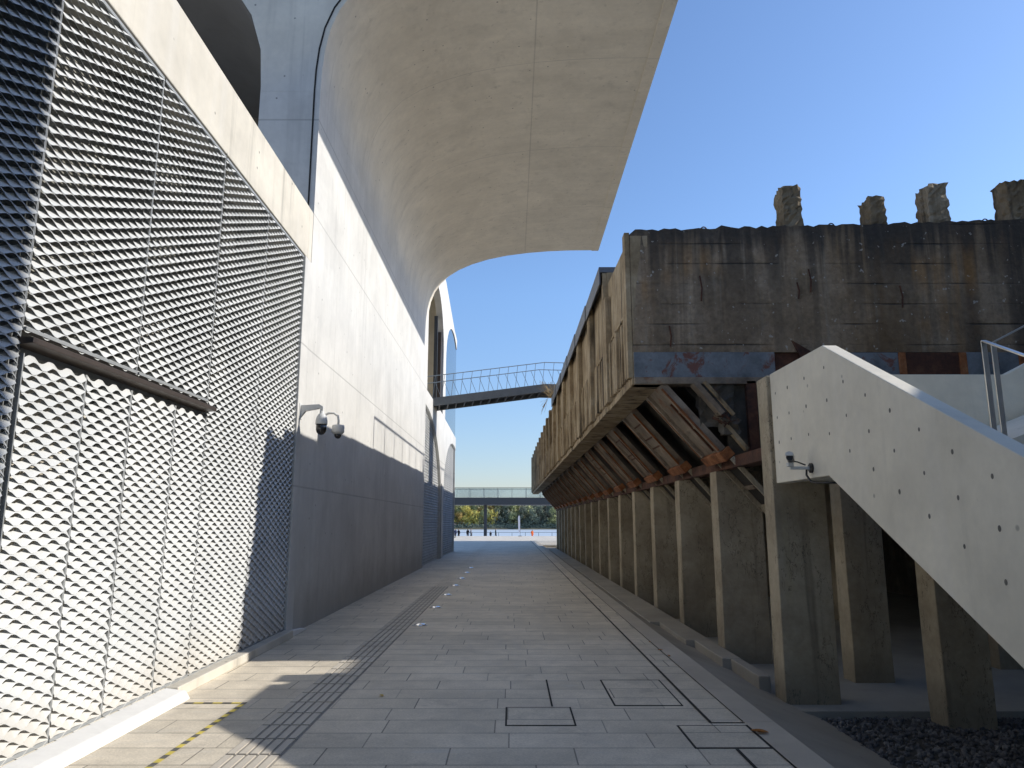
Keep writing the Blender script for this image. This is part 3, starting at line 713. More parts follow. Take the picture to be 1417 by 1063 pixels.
# columns
def column(x, y, w, d, z0, z1, seed):
    mb = MB(); rnd = random.Random(seed)
    zs = [z0, z0 + .5, (z0 + z1) / 2, z1 - .4, z1]; vs = []; fs = []
    for z in zs:
        j = lambda: rnd.uniform(-.007, .007)
        vs += [(x + j(), y + j(), z), (x + w + j(), y + j(), z), (x + w + j(), y + d + j(), z), (x + j(), y + d + j(), z)]
    for i in range(len(zs) - 1):
        for k in range(4): fs.append((i * 4 + k, i * 4 + (k + 1) % 4, i * 4 + 4 + (k + 1) % 4, i * 4 + 4 + k))
    fs += [(3, 2, 1, 0), tuple(range(len(zs) * 4 - 4, len(zs) * 4))]
    return mb.add(vs, fs, 'column')
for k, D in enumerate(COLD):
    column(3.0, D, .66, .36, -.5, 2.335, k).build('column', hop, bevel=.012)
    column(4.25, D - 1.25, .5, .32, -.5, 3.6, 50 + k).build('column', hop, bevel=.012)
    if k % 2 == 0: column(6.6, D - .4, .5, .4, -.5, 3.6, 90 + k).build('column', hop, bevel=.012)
# walkway railing on top, whose shadow falls on the museum wall
rail = thing('platform_railing', 'thin steel railing along the top of the coal hopper', 'railing', (2.35, 20, 5.5))
mb = MB(); mb.tube([(2.35, 17.6, 7.35), (2.35, 51, 7.35)], .03, 'bridgesteel', 8); mb.build('top_rail', rail)
y = 17.6
while y < 51:
    mb = MB(); mb.tube([(2.35, y, 5.5), (2.35, y, 7.35)], .03, 'bridgesteel', 6); mb.build('post', rail); y += 1.5
# elevated deck added beyond the hopper, out of sight, to shade the far street
ld = thing('shadow_deck', 'raised concrete deck added to shade the far street, hidden beyond the coal hopper', 'shadow deck', (8, 59, 0))
mb = MB(); mb.box(2.9, 10.6, 52.3, 65.5, 5.3, 6.6, 'hopper'); mb.build('deck_slab', ld)
for y in (54, 59, 64):
    for x in (6.4, 9.6): column(x, y, .5, .5, -.05, 5.3, int(x * y)).build('column', ld)

# ================================================================== FREE COLUMNS AND STAIR
st = thing('concrete_staircase', 'pale concrete staircase with solid sloping parapet and tie holes', 'staircase', (3.8, 7, 0))
SX, ST = 3.0, .145
sl = .498
def par_top(y): return 3.28 if y > 6.95 else 3.28 - sl * (6.95 - y)
yb = 2.2
outl = [(8.42, 3.29), (6.95, 3.28), (yb, par_top(yb)), (yb, -.42), (2.3, -.42), (7.02, 2.03), (8.42, 2.03)]
mb = MB(); mb.prism(outl, SX, SX + ST, 'stair', 'x')
holes = [(1040, 0)]
# tie holes: rows parallel to the flight (distance along, height)
def hole(y, z, r=.017):
    n = 10; mb.add([(SX - .0015, y + r * .8 * math.cos(2 * PI * k / n), z + r * math.sin(2 * PI * k / n)) for k in range(n)], [tuple(range(n))], 'tiehole')  # flat dark disc drawn for each recessed hole
TIE = [(6.56, 2.85), (6.17, 2.66), (5.79, 2.47), (5.4, 2.27), (5.02, 2.07), (4.63, 1.88), (6.94, 3.06), (6.93, 2.74), (6.55, 2.54), (6.16, 2.35), (5.78, 2.15), (5.39, 1.95), (5.01, 1.76), (4.62, 1.56), (6.93, 2.42), (6.54, 2.22), (6.14, 2.03),
       (5.76, 1.83), (5.38, 1.64), (7.43, 3.05), (7.9, 3.04), (8.27, 3.04), (7.43, 2.76), (7.9, 2.76), (8.26, 2.76), (7.42, 2.47), (7.89, 2.48), (8.25, 2.48), (5.0, 1.44), (4.62, 1.24), (4.24, 1.68), (4.24, 1.36), (3.86, 1.48), (3.86, 1.16), (3.48, 1.28)]
for (y, z) in TIE: hole(y, z, random.uniform(.016, .022))
for i in range(26): hole(random.uniform(4.5, 6.9), 0, .005) if False else None
mb.build('parapet', st, bevel=.008)
mb = MB(); mb.box(SX + ST + .002, 4.75, 6.95, 8.3, 2.12, 2.38, 'stair'); mb.build('landing', st)
mb = MB(); nst = 14
for i in range(nst):
    y1 = 6.948 - i * .335; zt = 2.38 - (i + 1) * .17
    if zt < .02 - .2: break
    mb.prism([(y1, zt), (y1 - .335, zt), (y1 - .335, max(zt - .3, -.4)), (y1, zt - .17)], SX + ST + .002, 4.75, 'stair', 'x')
mb.build('steps', st)
mb = MB(); mb.prism([(SX + .15, 2.06), (5.9, 2.06), (9.5, 3.86), (9.5, 5.15), (5.75, 3.29), (SX + .15, 3.29)], 8.42, 8.57, 'stair'); mb.build('back_wall', st, bevel=.008)
mb = MB(); mb.prism([(4.752, 2.12), (5.8, 2.12), (9.4, 3.9), (9.4, 4.2), (4.752, 2.38)], 6.95, 8.3, 'stair'); mb.build('upper_flight', st)
# handrails of flat stainless bar
def flat(pts, parent, name='handrail', w=.05, t=.014):
    mb = MB()
    for p, q in zip(pts, pts[1:]):
        d = (Vector(q) - Vector(p)).normalized()
        mb.bar(p, q, w, t, 'inox', up=(0, 0, 1) if abs(d.z) < .9 else (0, 1, 0))
    return mb.build(name, parent, bevel=.002)
hx = 4.42
flat([(hx, 6.72, 2.38), (hx, 6.72, 3.27), (hx, 2.6, 3.27 - 4.12 * .5)], st)
flat([(hx + .13, 6.78, 2.38), (hx + .13, 6.78, 3.27), (hx + 3.6, 6.78, 3.27 + 1.75)], st)
for i in range(1, 3): flat([(hx, 6.72 - 1.45 * i, 2.2 - .72 * i), (hx, 6.72 - 1.45 * i, 3.26 - .725 * i)], st, 'rail_post')
# supporting columns
c1 = MB(); rough = column(3.0, 8.5, .62, .36, -.55, 3.3, 7)
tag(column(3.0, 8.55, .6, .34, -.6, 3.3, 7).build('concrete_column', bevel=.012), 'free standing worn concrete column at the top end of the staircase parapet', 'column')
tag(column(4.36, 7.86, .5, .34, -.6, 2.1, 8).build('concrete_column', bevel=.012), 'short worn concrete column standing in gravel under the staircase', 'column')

# ================================================================== CAMERAS
cam1 = thing('dome_camera', 'white dome security camera on a straight arm, nearer the mesh screen', 'security camera', (WX, 11.0, 3.2))
mb = MB(); mb.box(WX, WX + .02, 10.93, 11.07, 3.12, 3.36, 'camwhite'); mb.prism([(WX + .02, 3.14), (WX + .09, 3.24), (WX + .3, 3.28), (WX + .36, 3.25), (WX + .36, 3.31), (WX + .3, 3.345), (WX + .02, 3.33)], 10.965, 11.035, 'camwhite'); mb.build('arm', cam1, bevel=.006)
cx, cy, cz = WX + .335, 11.0, 2.98
mb = MB(); mb.lathe([(.088, .06), (.09, .08), (.088, .12), (.075, .175), (.05, .215), (.034, .23), (.03, .29)], (cx, cy, cz), 'camwhite'); mb.build('housing', cam1, smooth=True)
mb = MB(); mb.lathe([(.01, -.098), (.04, -.088), (.066, -.06), (.078, -.02), (.08, .058)], (cx, cy, cz), 'lens'); mb.build('dome', cam1, smooth=True)
cam2 = thing('dome_camera', 'white cup shaped dome camera on a curved pipe, further along the wall', 'security camera', (WX, 12.35, 3.3))
mb = MB(); mb.tube([(WX, 12.35, 3.36), (WX + .1, 12.35, 3.41), (WX + .19, 12.35, 3.41), (WX + .255, 12.35, 3.36), (WX + .27, 12.35, 3.28), (WX + .27, 12.35, 3.2)], .02, 'camwhite', 12); mb.lathe([(.05, 0), (.05, .015)], (WX + .01, 12.35, 3.35), 'camwhite'); mb.build('arm', cam2, smooth=True)
mb = MB(); mb.lathe([(.07, 0), (.1, .03), (.104, .035), (.104, .135), (.095, .155), (.03, .16)], (WX + .27, 12.35, 3.05), 'camwhite'); mb.build('housing', cam2, smooth=True)
mb = MB(); mb.lathe([(.008, -.075), (.035, -.065), (.058, -.035), (.062, 0)], (WX + .27, 12.35, 3.05), 'lens'); mb.build('dome', cam2, smooth=True)
cam3 = thing('bullet_camera', 'small white bullet camera on an arm on the staircase parapet', 'security camera', (SX, 7.4, 2.13))
mb = MB(); mb.box(SX - .22, SX - .0, 7.385, 7.415, 2.115, 2.145, 'camwhite'); mb.box(SX - .245, SX - .19, 7.37, 7.43, 2.145, 2.185, 'camwhite'); mb.build('arm', cam3, bevel=.004)
mb = MB(); mb.lathe([(.05, 0), (.05, .02), (.035, .03)], (0, 0, 0), 'black', 16)
for i, v in enumerate(mb.v): mb.v[i] = (SX - v[2] - .001, 7.4 + v[0], 2.13 + v[1])
mb.build('base', cam3)
mb = MB(); mb.prism([(-.036, .036), (-.038, .006), (.034, .004), (.036, .034), (0, .05)], -.1, .085, 'camwhite')
mb2 = MB(); mb2.tube([(0, -.085, -.008), (0, .08, -.008)], .034, 'black', 14)
Rz = Matrix.Translation((SX - .225, 7.36, 2.225)) @ Matrix.Rotation(R(-25), 4, 'Z') @ Matrix.Rotation(R(-8), 4, 'X')
for m_, nm in ((mb, 'hood'), (mb2, 'body')):
    m_.v = [tuple(Rz @ Vector(v)) for v in m_.v]; m_.build(nm, cam3, bevel=.004)
mb = MB(); mb.tube([(SX - .05, 7.41, 2.14), (SX - .06, 7.4, 2.06), (SX - .04, 7.35, 1.99), (SX - .03, 7.25, 1.975), (SX + .05, 7.1, 1.97), (SX + .25, 7.0, 1.96)], .011, 'black', 8)
mb.tube([(SX - .2, 7.4, 2.2), (SX - .14, 7.4, 2.19), (SX - .06, 7.41, 2.16)], .007, 'black', 6); mb.build('cable', cam3, smooth=True)

# ================================================================== FOOTBRIDGE
fb = thing('footbridge', 'slim grey steel footbridge from museum arch to the coal hopper', 'footbridge', (-1, 30, 6))
P0 = Vector((WX - .3, 29.5, 6.5)); P1 = Vector((1.36, 30.05, 7.22)); P2 = Vector((4.6, 30.4, 7.22)); side = Vector((-.11, .99, 0)).normalized() * 1.5
nrm = side / 1.5
for off in (Vector((0, 0, 0)), side):
    mb = MB()
    for p, q in ((P0, P1), (P1, P2)): mb.bar(p + off - Vector((0, 0, .16)), q + off - Vector((0, 0, .16)), .09, .32, 'bridgesteel')
    mb.build('side_beam', fb)
mb = MB()
for p, q in ((P0, P1), (P1, P2)): mb.bar(p + side / 2 - Vector((0, 0, .12)), q + side / 2 - Vector((0, 0, .12)), 1.38, .06, 'bridgesteel')
mb.build('deck', fb)
for i in range(14):
    p = P0.lerp(P1, (i + .6) / 14) - Vector((0, 0, .245)); mb = MB(); mb.bar(p + nrm * .06, p + side - nrm * .06, .05, .13, 'darksteel'); mb.build('cross_beam', fb)
def bridge_rail(off, lean, name):
    mb = MB(); h = .92
    for zz in (h,):
        mb.tube([P0 + off + Vector((0, 0, zz)), P1 + off + Vector((0, 0, zz)), P2 + off + Vector((0, 0, zz))], .018 if zz == h else .013, 'bridgerail', 6)
    L1 = (P1 - P0).length; n = 13
    for i in range(n + 6):
        t = i / n; a = P0.lerp(P1, t) if t <= 1 else P1.lerp(P2, min(1, (t - 1) * 1.6))
        b = a + (P1 - P0).normalized() * lean
        mb.bar(a + off + Vector((0, 0, h)), b + off, .018, .01, 'bridgerail', (0, 1, 0))
    return mb.build(name, fb)
bridge_rail(Vector((0, 0, 0)), -.1, 'railing'); bridge_rail(side, .36, 'railing')
tf = thing('dry_grass_tuft', 'dry straw coloured grass tuft on the hopper edge below the footbridge', 'plant', (1.5, 27.3, 6.2))
mb = MB(); rnd = random.Random(9)
for i in range(60):
    b = Vector((1.5 + rnd.uniform(-.1, .15), 27.3 + rnd.uniform(-.3, .3), 6.2)); d = Vector((rnd.uniform(-.5, .2), rnd.uniform(-.3, .3), rnd.uniform(.1, .6)))
    mb.bar(b, b + d, .012, .006, 'straw')
for i in range(10):
    b = Vector((1.33, 27.2 + rnd.uniform(-.3, .3), 6.12)); mb.bar(b, b + Vector((rnd.uniform(-.3, -.1), rnd.uniform(-.2, .2), rnd.uniform(-.7, -.1))), .008, .006, 'straw')
mb.build('stalks', tf)

# ================================================================== ELEVATED WALKWAY, RIVERSIDE
ew = thing('elevated_walkway', 'dark elevated walkway with glass balustrade crossing before the river', 'walkway', (-3.7, 106, 0))
mb = MB(); mb.box(-60, 60, 104, 108.5, 3.95, 4.95, 'darksteel'); mb.build('deck_beam', ew)
for x in (-42.0, -22.9, -3.75, 15.4, 34.5): MB().box(x - .22, x + .22, 105.5, 106, -1.2, 3.95, 'darksteel').build('column', ew)
rnd = random.Random(2)
for y in (104.15, 108.3):
    mb = MB(); mb.box(-60, 60, y - .04, y + .04, 6.25, 6.33, 'brownsteel'); mb.build('handrail', ew)
    for i in range(60):
        x = -60 + i * 2.0
        p = MB().box(x + .03, x + 1.97, y - .01, y + .01, 5.0, 6.245, 'clear').build('glass_panel', ew) if -40 < x < 40 else None
    mb = MB()
    for i in range(61): mb.box(-60 + i * 2 - .025, -60 + i * 2 + .025, y - .03, y + .03, 4.95, 6.25, 'lead')
    mb.build('baluster', ew)
rr = thing('river_railing', 'low thin railing along the riverside promenade', 'railing', (0, 141, -1.2))
mb = MB(); mb.box(-60, 60, 140.96, 141.04, -.37, -.3, 'bridgesteel'); mb.build('top_rail', rr)
for i in range(40):
    x = -50 + i * 2.5; MB().box(x - .04, x + .04, 140.97, 141.03, -1.2, -.37, 'bridgesteel').build('post', rr)
# feather banner
bn = thing('feather_banner', 'tall narrow white feather banner on the plaza edge', 'banner', (.93, 85.5, 0))
mb = MB(); mb.tube([(.93, 85.5, .0), (.93, 85.5, 1.6), (.9, 85.5, 2.2), (.82, 85.5, 2.36)], .02, 'lead', 8); mb.lathe([(.25, 0), (.22, .05), (.03, .07)], (.93, 85.5, 0), 'darksteel', 16); mb.build('pole', bn)
mb = MB(); pl = [(.93, .42), (.93, 1.6), (.9, 2.2), (.83, 2.36), (.72, 2.25), (.69, 1.9), (.71, 1.0), (.75, .42)]
mb.prism(pl, 85.495, 85.503, 'bannercloth'); mb.build('flag', bn)
pa = thing('parasol', 'dark brown parasol on the promenade beside the museum corner', 'parasol', (-10.9, 128, -1.2))
mb = MB(); mb.lathe([(1.5, 2.35), (1.48, 2.4), (.7, 2.75), (.03, 2.95)], (-10.9, 128, -1.2), 'parasolcloth', 8); mb.build('canopy', pa)
mb = MB(); mb.tube([(-10.9, 128, -1.2), (-10.9, 128, 1.45)], .03, 'darksteel', 8); mb.lathe([(.3, 0), (.28, .08), (.05, .1)], (-10.9, 128, -1.2), 'darksteel', 12); mb.build('pole', pa)
mb = MB(); rnd = random.Random(12)
for i in range(160):
    c = Vector((-5.75 + rnd.gauss(0, .14), 73 + rnd.gauss(0, .14), .05 + abs(rnd.gauss(0, .17))))
    a = Vector((rnd.uniform(-1, 1), rnd.uniform(-1, 1), rnd.uniform(-1, 1))).normalized() * .05; b = a.cross(Vector((rnd.uniform(-1, 1), rnd.uniform(-1, 1), .3))).normalized() * .03
    mb.add([c - a, c + b, c + a, c - b], [(0, 1, 2, 3)], 'shrub')
tag(mb.build('shrub'), 'low dark green shrub at the museum far corner', 'shrub')

# ------------------------------------------------------------------ people
def cloth(name, col): return plain(name, col, .85, 0, .2, .1, 8)
SKIN = cloth('skin', (.42, .27, .2)); HAIR = cloth('black_hair', (.015, .013, .012))
def person(name, loc, rz, label, top, legs, h=1.7, stride=.18, arm=0, extra=None, hat=None):
    root = thing(name, label, 'person', loc, None)
    k = h / 1.7
    J = {'pel': (0, 0, .92), 'spn': (0, .01, 1.12), 'chs': (0, 0, 1.32), 'nek': (0, 0, 1.46), 'hd': (0, -.02, 1.58), 'tp': (0, -.01, 1.66),
         'hl': (-.09, 0, .88), 'kl': (-.1, -stride * .6, .48), 'al': (-.1, -stride * .5, .07), 'tl': (-.11, -stride * .5 - .15, .03),
         'hr': (.09, 0, .88), 'kr': (.1, stride * .3, .48), 'ar': (.1, stride, .09), 'tr': (.11, stride - .14, .03),
         'sl': (-.18, 0, 1.38), 'el': (-.24, .03 - arm * .1, 1.1), 'wl': (-.22, -.1 - arm * .2, .88 + arm * .25), 'fl': (-.21, -.15 - arm * .22, .79 + arm * .27),
         'sr': (.18, 0, 1.38), 'er': (.24, .05, 1.1), 'wr': (.23, -.03, .86), 'fr': (.22, -.06, .77)}
    E = [('pel', 'spn'), ('spn', 'chs'), ('chs', 'nek'), ('nek', 'hd'), ('hd', 'tp'), ('pel', 'hl'), ('hl', 'kl'), ('kl', 'al'), ('al', 'tl'), ('pel', 'hr'), ('hr', 'kr'), ('kr', 'ar'), ('ar', 'tr'),
         ('chs', 'sl'), ('sl', 'el'), ('el', 'wl'), ('wl', 'fl'), ('chs', 'sr'), ('sr', 'er'), ('er', 'wr'), ('wr', 'fr')]
    RAD = {'pel': .14, 'spn': .125, 'chs': .15, 'nek': .055, 'hd': .1, 'tp': .075, 'hl': .09, 'hr': .09, 'kl': .06, 'kr': .06, 'al': .042, 'ar': .042, 'tl': .03, 'tr': .03, 'sl': .06, 'sr': .06, 'el': .045, 'er': .045, 'wl': .032, 'wr': .032, 'fl': .03, 'fr': .03}
    names = list(J); me = bpy.data.meshes.new('body'); me.from_pydata([tuple(c * k for c in J[n]) for n in names], [(names.index(a), names.index(b)) for a, b in E], [])
    o = bpy.data.objects.new('body', me); COL.objects.link(o)
    sk = o.modifiers.new('skin', 'SKIN'); sd = o.modifiers.new('sub', 'SUBSURF'); sd.levels = 2
    for i, n in enumerate(names): me.skin_vertices[0].data[i].radius = (RAD[n] * k * (1.25 if n in ('pel', 'chs', 'spn') else 1), RAD[n] * k)
    me.skin_vertices[0].data[0].use_root = True
    dg = bpy.context.evaluated_depsgraph_get(); dg.update()
    nm = bpy.data.meshes.new_from_object(o.evaluated_get(dg)); bpy.data.objects.remove(o)
    nm.materials.clear()
    for m in (SKIN, top, legs, HAIR): nm.materials.append(m)
    for p in nm.polygons:
        z = p.center.z / k; p.use_smooth = True; ax = abs(p.center.x) / k
        hand = z < .9 and ax > .17
        p.material_index = 0 if (z > 1.45 or (hand and ax > .185)) else (1 if z > .9 else 2)
        if z > 1.62 or (z > 1.5 and p.center.y > .02 * k): p.material_index = 3
    b = bpy.data.objects.new('body', nm); COL.objects.link(b); b.parent = root
    root.rotation_euler = (0, 0, rz)
    if extra == 'bag': MB().box(-.2, .14, -.34, -.2, .62, 1.02, cloth('white_bag', (.8, .8, .8))).build('shopping_bag', root, bevel=.03)
    if extra == 'coat':
        mb = MB(); mb.lathe([(.24, .5), (.2, .8), (.17, 1.05), (.2, 1.3), (.08, 1.44)], (0, 0, 0), top, 16); mb.build('coat', root, smooth=True)
    if extra == 'cap': mb = MB(); mb.lathe([(.115 * k, 1.57 * k), (.11 * k, 1.63 * k), (.06 * k, 1.7 * k), (.01, 1.71 * k)], (0, -.01, 0), hat, 14); mb.build('cap', root, smooth=True)
    return root
blk = cloth('black_cloth', (.015, .015, .018)); navy = cloth('navy_cloth', (.03, .04, .09)); gry = cloth('grey_cloth', (.12, .12, .13)); drk = cloth('dark_trousers', (.02, .02, .025))
org = cloth('orange_hi_vis_cloth', (.75, .16, .04)); red = cloth('red_cloth', (.5, .03, .03))
PZ = -1.2; PY = 125
def px(x, D=PY): return (x - 708.5) / 1020 * D * 1.018
person('person', (px(633), PY, PZ), R(20), 'person in navy top and dark trousers, nearest the museum corner', navy, drk)
person('person', (px(638), PY - 1, PZ), R(-30), 'person in black holding a white bag', blk, drk, 1.68, .1, 1, 'bag')
person('person', (px(650.6), PY - 2, PZ), R(160), 'person in a bulky black coat beside a person in grey', blk, drk, 1.72, .1, .6, 'coat')
person('person', (px(653.8), PY, PZ), R(80), 'person in grey jacket walking sideways by the black coat', gry, drk, 1.7, .32, .3)
person('person', (px(680), PY, PZ), R(190), 'child in dark clothes with a red cap by the walkway column', blk, drk, 1.28, .1, 0, 'cap', red)
person('person', (px(686.6), PY + 1, PZ), R(100), 'thin person in dark green clothes right of the child', cloth('dark_green_cloth', (.02, .035, .03)), drk, 1.74, .2)
person('person', (px(734.6), PY - 4, PZ), R(30), 'person in orange work clothes beyond the white banner', org, org, 1.6, .12, .3, 'coat')

# ------------------------------------------------------------------ far bank trees
def tree_proto(i, mat, h, w, seed):
    rnd = random.Random(seed); root = bpy.data.objects.new('bank_tree', None); COL.objects.link(root)
    mb = MB(); mb.tube([(0, 0, -.5), (.2, 0, h * .25), (-.1, .1, h * .5), (.1, 0, h * .8)], [.4, .3, .2, .06], 'bark', 7)
    for a in range(6):
        t = a * 1.05 + rnd.random(); z = h * (.22 + .08 * a)
        mb.tube([(0, 0, z), (math.cos(t) * w * .25, math.sin(t) * w * .25, z + h * .12), (math.cos(t) * w * .4, math.sin(t) * w * .4, z + h * .2)], [.15, .09, .03], 'bark', 5)
    mb.build('trunk', root)
    mb = MB(); lobes = []
    for k in range(15):
        t = rnd.random() * 6.28; zz = rnd.uniform(.14, .88); rr = w * .42 * math.sin(min(1, (1.05 - zz) * 1.5) * PI / 2) * rnd.uniform(.3, 1)
        lobes.append((Vector((rr * math.cos(t), rr * math.sin(t), h * zz)), w * rnd.uniform(.13, .25)))
    for c, r in lobes:
        for q in range(110):
            d = Vector((rnd.gauss(0, 1), rnd.gauss(0, 1), rnd.gauss(0, .8))).normalized() * r * rnd.uniform(.55, 1.05)
            p = c + d; n = (d.normalized() + Vector((rnd.uniform(-.6, .6), rnd.uniform(-.6, .6), rnd.uniform(-.2, .8)))).normalized()
            a = n.orthogonal().normalized() * rnd.uniform(.22, .5); b = n.cross(a).normalized() * rnd.uniform(.2, .45)
            mb.add([p - a - b * .4, p - a * .1 + b, p + a + b * .3, p + a * .2 - b], [(0, 1, 2, 3)], mat)
    mb.build('crown', root); return root
kinds = {'yellow': ('fol_yellow', 'bright yellow autumn tree on the far river bank', 'yellow trees on the far bank'),
         'gold': ('fol_gold', 'golden orange autumn tree on the far river bank', 'golden trees on the far bank'),
         'olive': ('fol_olive', 'olive green tree on the far river bank', 'olive green trees on the far bank'),
         'dark': ('fol_dark', 'dark green tree on the far river bank', 'dark green trees on the far bank')}
TP = {}
def place_tree(kind, v, x, y, s):
    key = (kind, v)
    if key not in TP: TP[key] = o = tree_proto(v, kinds[kind][0], 15.0, 12.0, hash((len(TP), v)) % 999); 
    else: o = copy_tree(TP[key])
    o.location = (x, y, -2.4); o.scale = (s * random.uniform(.9, 1.15), s, s * random.uniform(.92, 1.1)); o.rotation_euler = (0, 0, random.random() * 6.28)
    tag(o, kinds[kind][1], 'tree', kinds[kind][2])
rnd = random.Random(21)
def kind_at(x, back):
    r = rnd.random()
    if x < -26: return 'yellow' if r < .6 else ('olive' if back else 'gold')
    if x < -12: return 'gold' if r < .55 else ('olive' if r < .8 else 'yellow')
    if x < 4: return 'olive' if r < .7 else 'dark'
    return 'dark' if r < .72 else 'olive'
for i in range(24): x = -72 + i * 6.2 + rnd.uniform(-1.5, 1.5); place_tree(kind_at(x, True), i % 2, x, 541 + rnd.uniform(-4, 4), rnd.uniform(1.15, 1.32))
for i in range(24): x = -74 + i * 6.4 + rnd.uniform(-1.5, 1.5); place_tree(kind_at(x, True), i % 2, x, 556 + rnd.uniform(-4, 4), rnd.uniform(1.2, 1.4))
for i in range(26): x = -72 + i * 5.7 + rnd.uniform(-1.5, 1.5); place_tree(kind_at(x, False), i % 2, x, 528 + rnd.uniform(-3, 3), rnd.uniform(.7, 1.0))
mb = MB()
for i in range(5000):
    p = Vector((rnd.uniform(-80, 80), 522 + rnd.uniform(-1, 6), -2.6 + abs(rnd.gauss(0, 1.5))))
    a = Vector((rnd.uniform(-1, 1), rnd.uniform(-.6, .6), rnd.uniform(-1, 1))).normalized() * .45; b = a.cross(Vector((rnd.uniform(-.4, .4), -1, .4))).normalized() * .35
    mb.add([p - a, p + b, p + a, p - b], [(0, 1, 2, 3)], 'fol_dark')
tag(mb.build('bank_undergrowth'), kind='stuff')

# ================================================================== SMALL GROUND THINGS
gl = thing('ground_lamp', 'round flush pavement lamp in the row beside the tactile strip', 'ground lamp', (0, 0, 0), 'flush lamps along the paving')
MB().lathe([(.125, -.02), (.125, .005), (.12, .008), (.1, .008)], (0, 0, 0), 'inox', 28).build('ring', gl, smooth=False)
MB().lathe([(.099, -.01), (.099, .009), (.09, .018), (.07, .026), (.04, .031), (.012, .033)], (0, 0, 0), 'polished', 28).build('lamp_mirror', gl, smooth=True)  # lens domed and mirror-polished so it glints with sky light
gl.location = (-1.45, 12.1, 0)
for i in range(1, 7): c = copy_tree(gl); c.location = (-1.45, 12.1 + 2.43 * i, 0)
def cover(x0, x1, y0, y1, label):
    r = thing('access_cover', label, 'access cover', ((x0 + x1) / 2, (y0 + y1) / 2, 0))
    MB().box(x0 - .016, x1 + .016, y0 - .02, y1 + .02, -.03, .0038, 'darkgap').build('frame', r)
    MB().box(x0, x1, y0, y1, -.02, .0044, 'pavers').build('lid', r)
cover(-.04, .5, 6.3, 6.86, 'small paved access cover with thick dark joint, left of the other two')
cover(.92, 1.5, 6.95, 8.0, 'long paved access cover with a thin dark joint, furthest of three')
cover(1.33, 1.86, 5.7, 6.27, 'paved access cover beside the kerb at the end of the slot drain')
tp = MB(); y = 3.4; k = 0
while y < 7.05: tp.add([(-2.425, y, .0045), (-2.38, y, .0045), (-2.38, min(y + .085, 7.05), .0045), (-2.425, min(y + .085, 7.05), .0045)], [(0, 1, 2, 3)], 'tapeyellow' if k % 2 else 'tapeblack'); y += .085; k += 1
x = -2.43
while x > -2.93: tp.add([(x - .085, 7.005, .0045), (x, 7.005, .0045), (x, 7.05, .0045), (x - .085, 7.05, .0045)], [(0, 1, 2, 3)], 'tapeyellow' if k % 2 else 'tapeblack'); x -= .085; k += 1
tag(tp.build('hazard_tape'), 'worn yellow and black hazard tape stuck on the paving before the mesh doors', 'floor tape')
def leaf(x, y, s, m, rz, label, z=0.0):
    mb = MB(); n = 7; vs = []; fs = []
    for i in range(n):
        t = i / (n - 1); w = s * .42 * math.sin(PI * min(1, t * .95 + .04)) ** .8
        cz = .006 + s * .25 * (t - .4) ** 2
        vs += [(-w, (t - .5) * s * 1.6, cz + w * .5), (0, (t - .5) * s * 1.6, cz), (w, (t - .5) * s * 1.6, cz + w * .45)]
    for i in range(n - 1): fs += [(3 * i, 3 * i + 1, 3 * i + 4, 3 * i + 3), (3 * i + 1, 3 * i + 2, 3 * i + 5, 3 * i + 4)]
    mb.add(vs, fs, m); o = mb.build('fallen_leaf', smooth=True); o.location = (x, y, z); o.rotation_euler = (0, 0, rz); tag(o, label, 'leaf')
leaf(1.9, 6.06, .085, 'leaf', 1.2, 'large orange dry leaf on the kerb beside the near access cover', .006)
leaf(-1.22, 7.3, .045, 'leafy', .6, 'small yellow dry leaf in the middle of the paving')
leaf(1.87, 9.75, .05, 'leaf', 2.0, 'brown dry leaf on the kerb joint, middle of three in a line', .006)
leaf(1.89, 9.35, .045, 'leaf', .4, 'brown dry leaf on the kerb joint, nearest of three in a line', .006)
leaf(1.86, 10.4, .045, 'leaf', 2.7, 'brown dry leaf on the kerb joint, furthest of three in a line', .006)

# neighbouring block on the other side, out of the frame; it shades the near mesh panels; smaller boxes added to block stray light
nb = thing('neighbour_light_block', 'unseen grey neighbouring building behind the viewer, with blocks added to stop light', 'building', (14, -4, 0))
mb = MB(); mb.box(9, 20, -16, 6.05, -.44, 16, 'neighbour'); mb.box(5.4, 8.99, -16, .8, -.44, 14, 'neighbour'); mb.box(11.2, 20, 6.06, 9.3, -.44, 7.5, 'neighbour'); mb.box(11.2, 20, 9.301, 13, -.44, 7.9, 'neighbour'); mb.build('wall', nb)

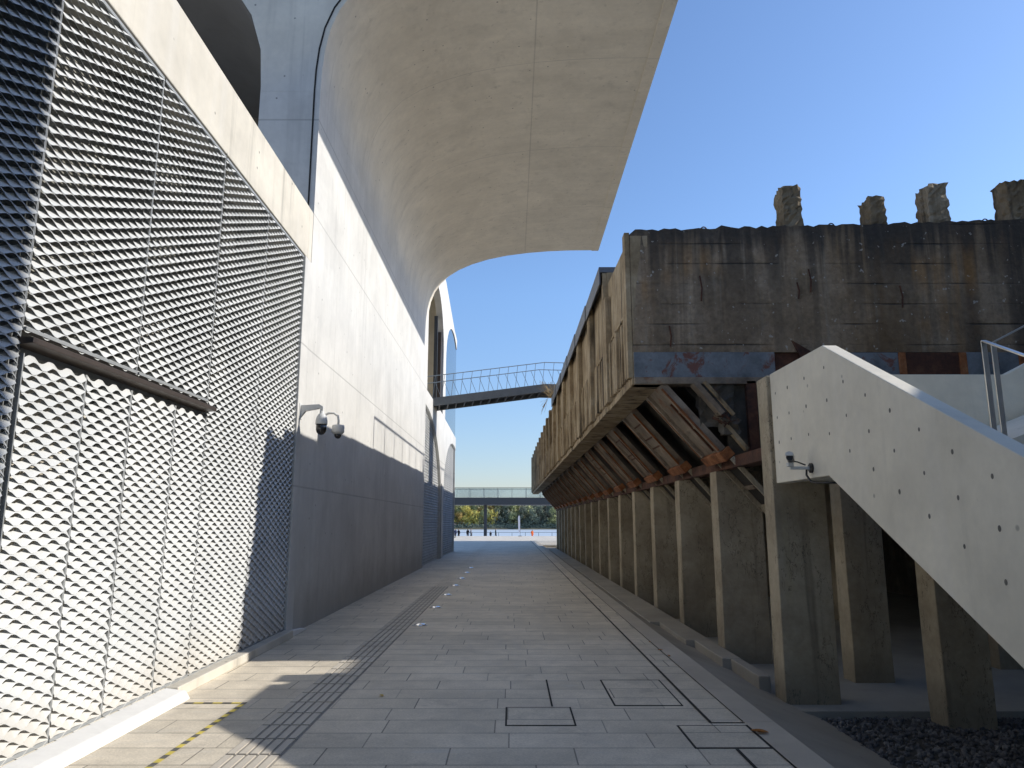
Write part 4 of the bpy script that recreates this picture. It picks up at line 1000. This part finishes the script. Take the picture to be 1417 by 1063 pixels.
# ================================================================== CAMERA, LIGHT, SKY
cam = bpy.data.cameras.new('camera'); co = bpy.data.objects.new('camera', cam); COL.objects.link(co)
co.location = (0, 0, 1.6); co.rotation_euler = (R(90 + 10.6), 0, 0)
cam.sensor_width = 36; cam.lens = 36 * 1020 / 1417; cam.clip_end = 6000; cam.clip_start = .05
S.camera = co
to_sun = Vector((1, .113, .605)).normalized()
el = math.asin(to_sun.z); az = math.atan2(to_sun.x, to_sun.y)
sun = bpy.data.lights.new('sun', 'SUN'); sun.energy = 3.0; sun.angle = R(.5); sun.color = (1, .95, .87)
so = bpy.data.objects.new('sun', sun); COL.objects.link(so); so.rotation_euler = (-to_sun).to_track_quat('-Z', 'Y').to_euler(); so.location = (30, 0, 30)
w = bpy.data.worlds.new('World'); S.world = w; w.use_nodes = True; nt = w.node_tree; nt.nodes.clear()
sky = nt.nodes.new('ShaderNodeTexSky'); sky.sky_type = 'NISHITA'; sky.sun_disc = False; sky.sun_elevation = el; sky.sun_rotation = az
sky.air_density = 1.0; sky.dust_density = .5; sky.ozone_density = 6; sky.altitude = 10
bg = nt.nodes.new('ShaderNodeBackground'); bg.inputs[1].default_value = .13
ou = nt.nodes.new('ShaderNodeOutputWorld'); tint = nt.nodes.new('ShaderNodeVectorMath'); tint.operation = 'MULTIPLY'; tint.inputs[1].default_value = (1.02, .972, .95)
nt.links.new(sky.outputs[0], tint.inputs[0]); tcw = nt.nodes.new('ShaderNodeTexCoord'); sp = nt.nodes.new('ShaderNodeSeparateXYZ'); nt.links.new(tcw.outputs['Generated'], sp.inputs[0])
mr = nt.nodes.new('ShaderNodeMapRange'); nt.links.new(sp.outputs[2], mr.inputs[0]); mr.inputs[1].default_value = 0; mr.inputs[2].default_value = .3
hz = nt.nodes.new('ShaderNodeMix'); hz.data_type = 'RGBA'; hz.inputs[6].default_value = (.8, .7, .66, 1); hz.inputs[7].default_value = (1, 1, 1, 1); nt.links.new(mr.outputs[0], hz.inputs[0])
ml = nt.nodes.new('ShaderNodeVectorMath'); ml.operation = 'MULTIPLY'; nt.links.new(tint.outputs[0], ml.inputs[0]); nt.links.new(hz.outputs[2], ml.inputs[1])
nt.links.new(ml.outputs[0], bg.inputs[0]); nt.links.new(bg.outputs[0], ou.inputs[0])
S.view_settings.view_transform = 'Standard'; S.view_settings.look = 'None'; S.view_settings.exposure = .8; S.view_settings.gamma = 1
S.cycles.max_bounces = 8; S.cycles.diffuse_bounces = 5
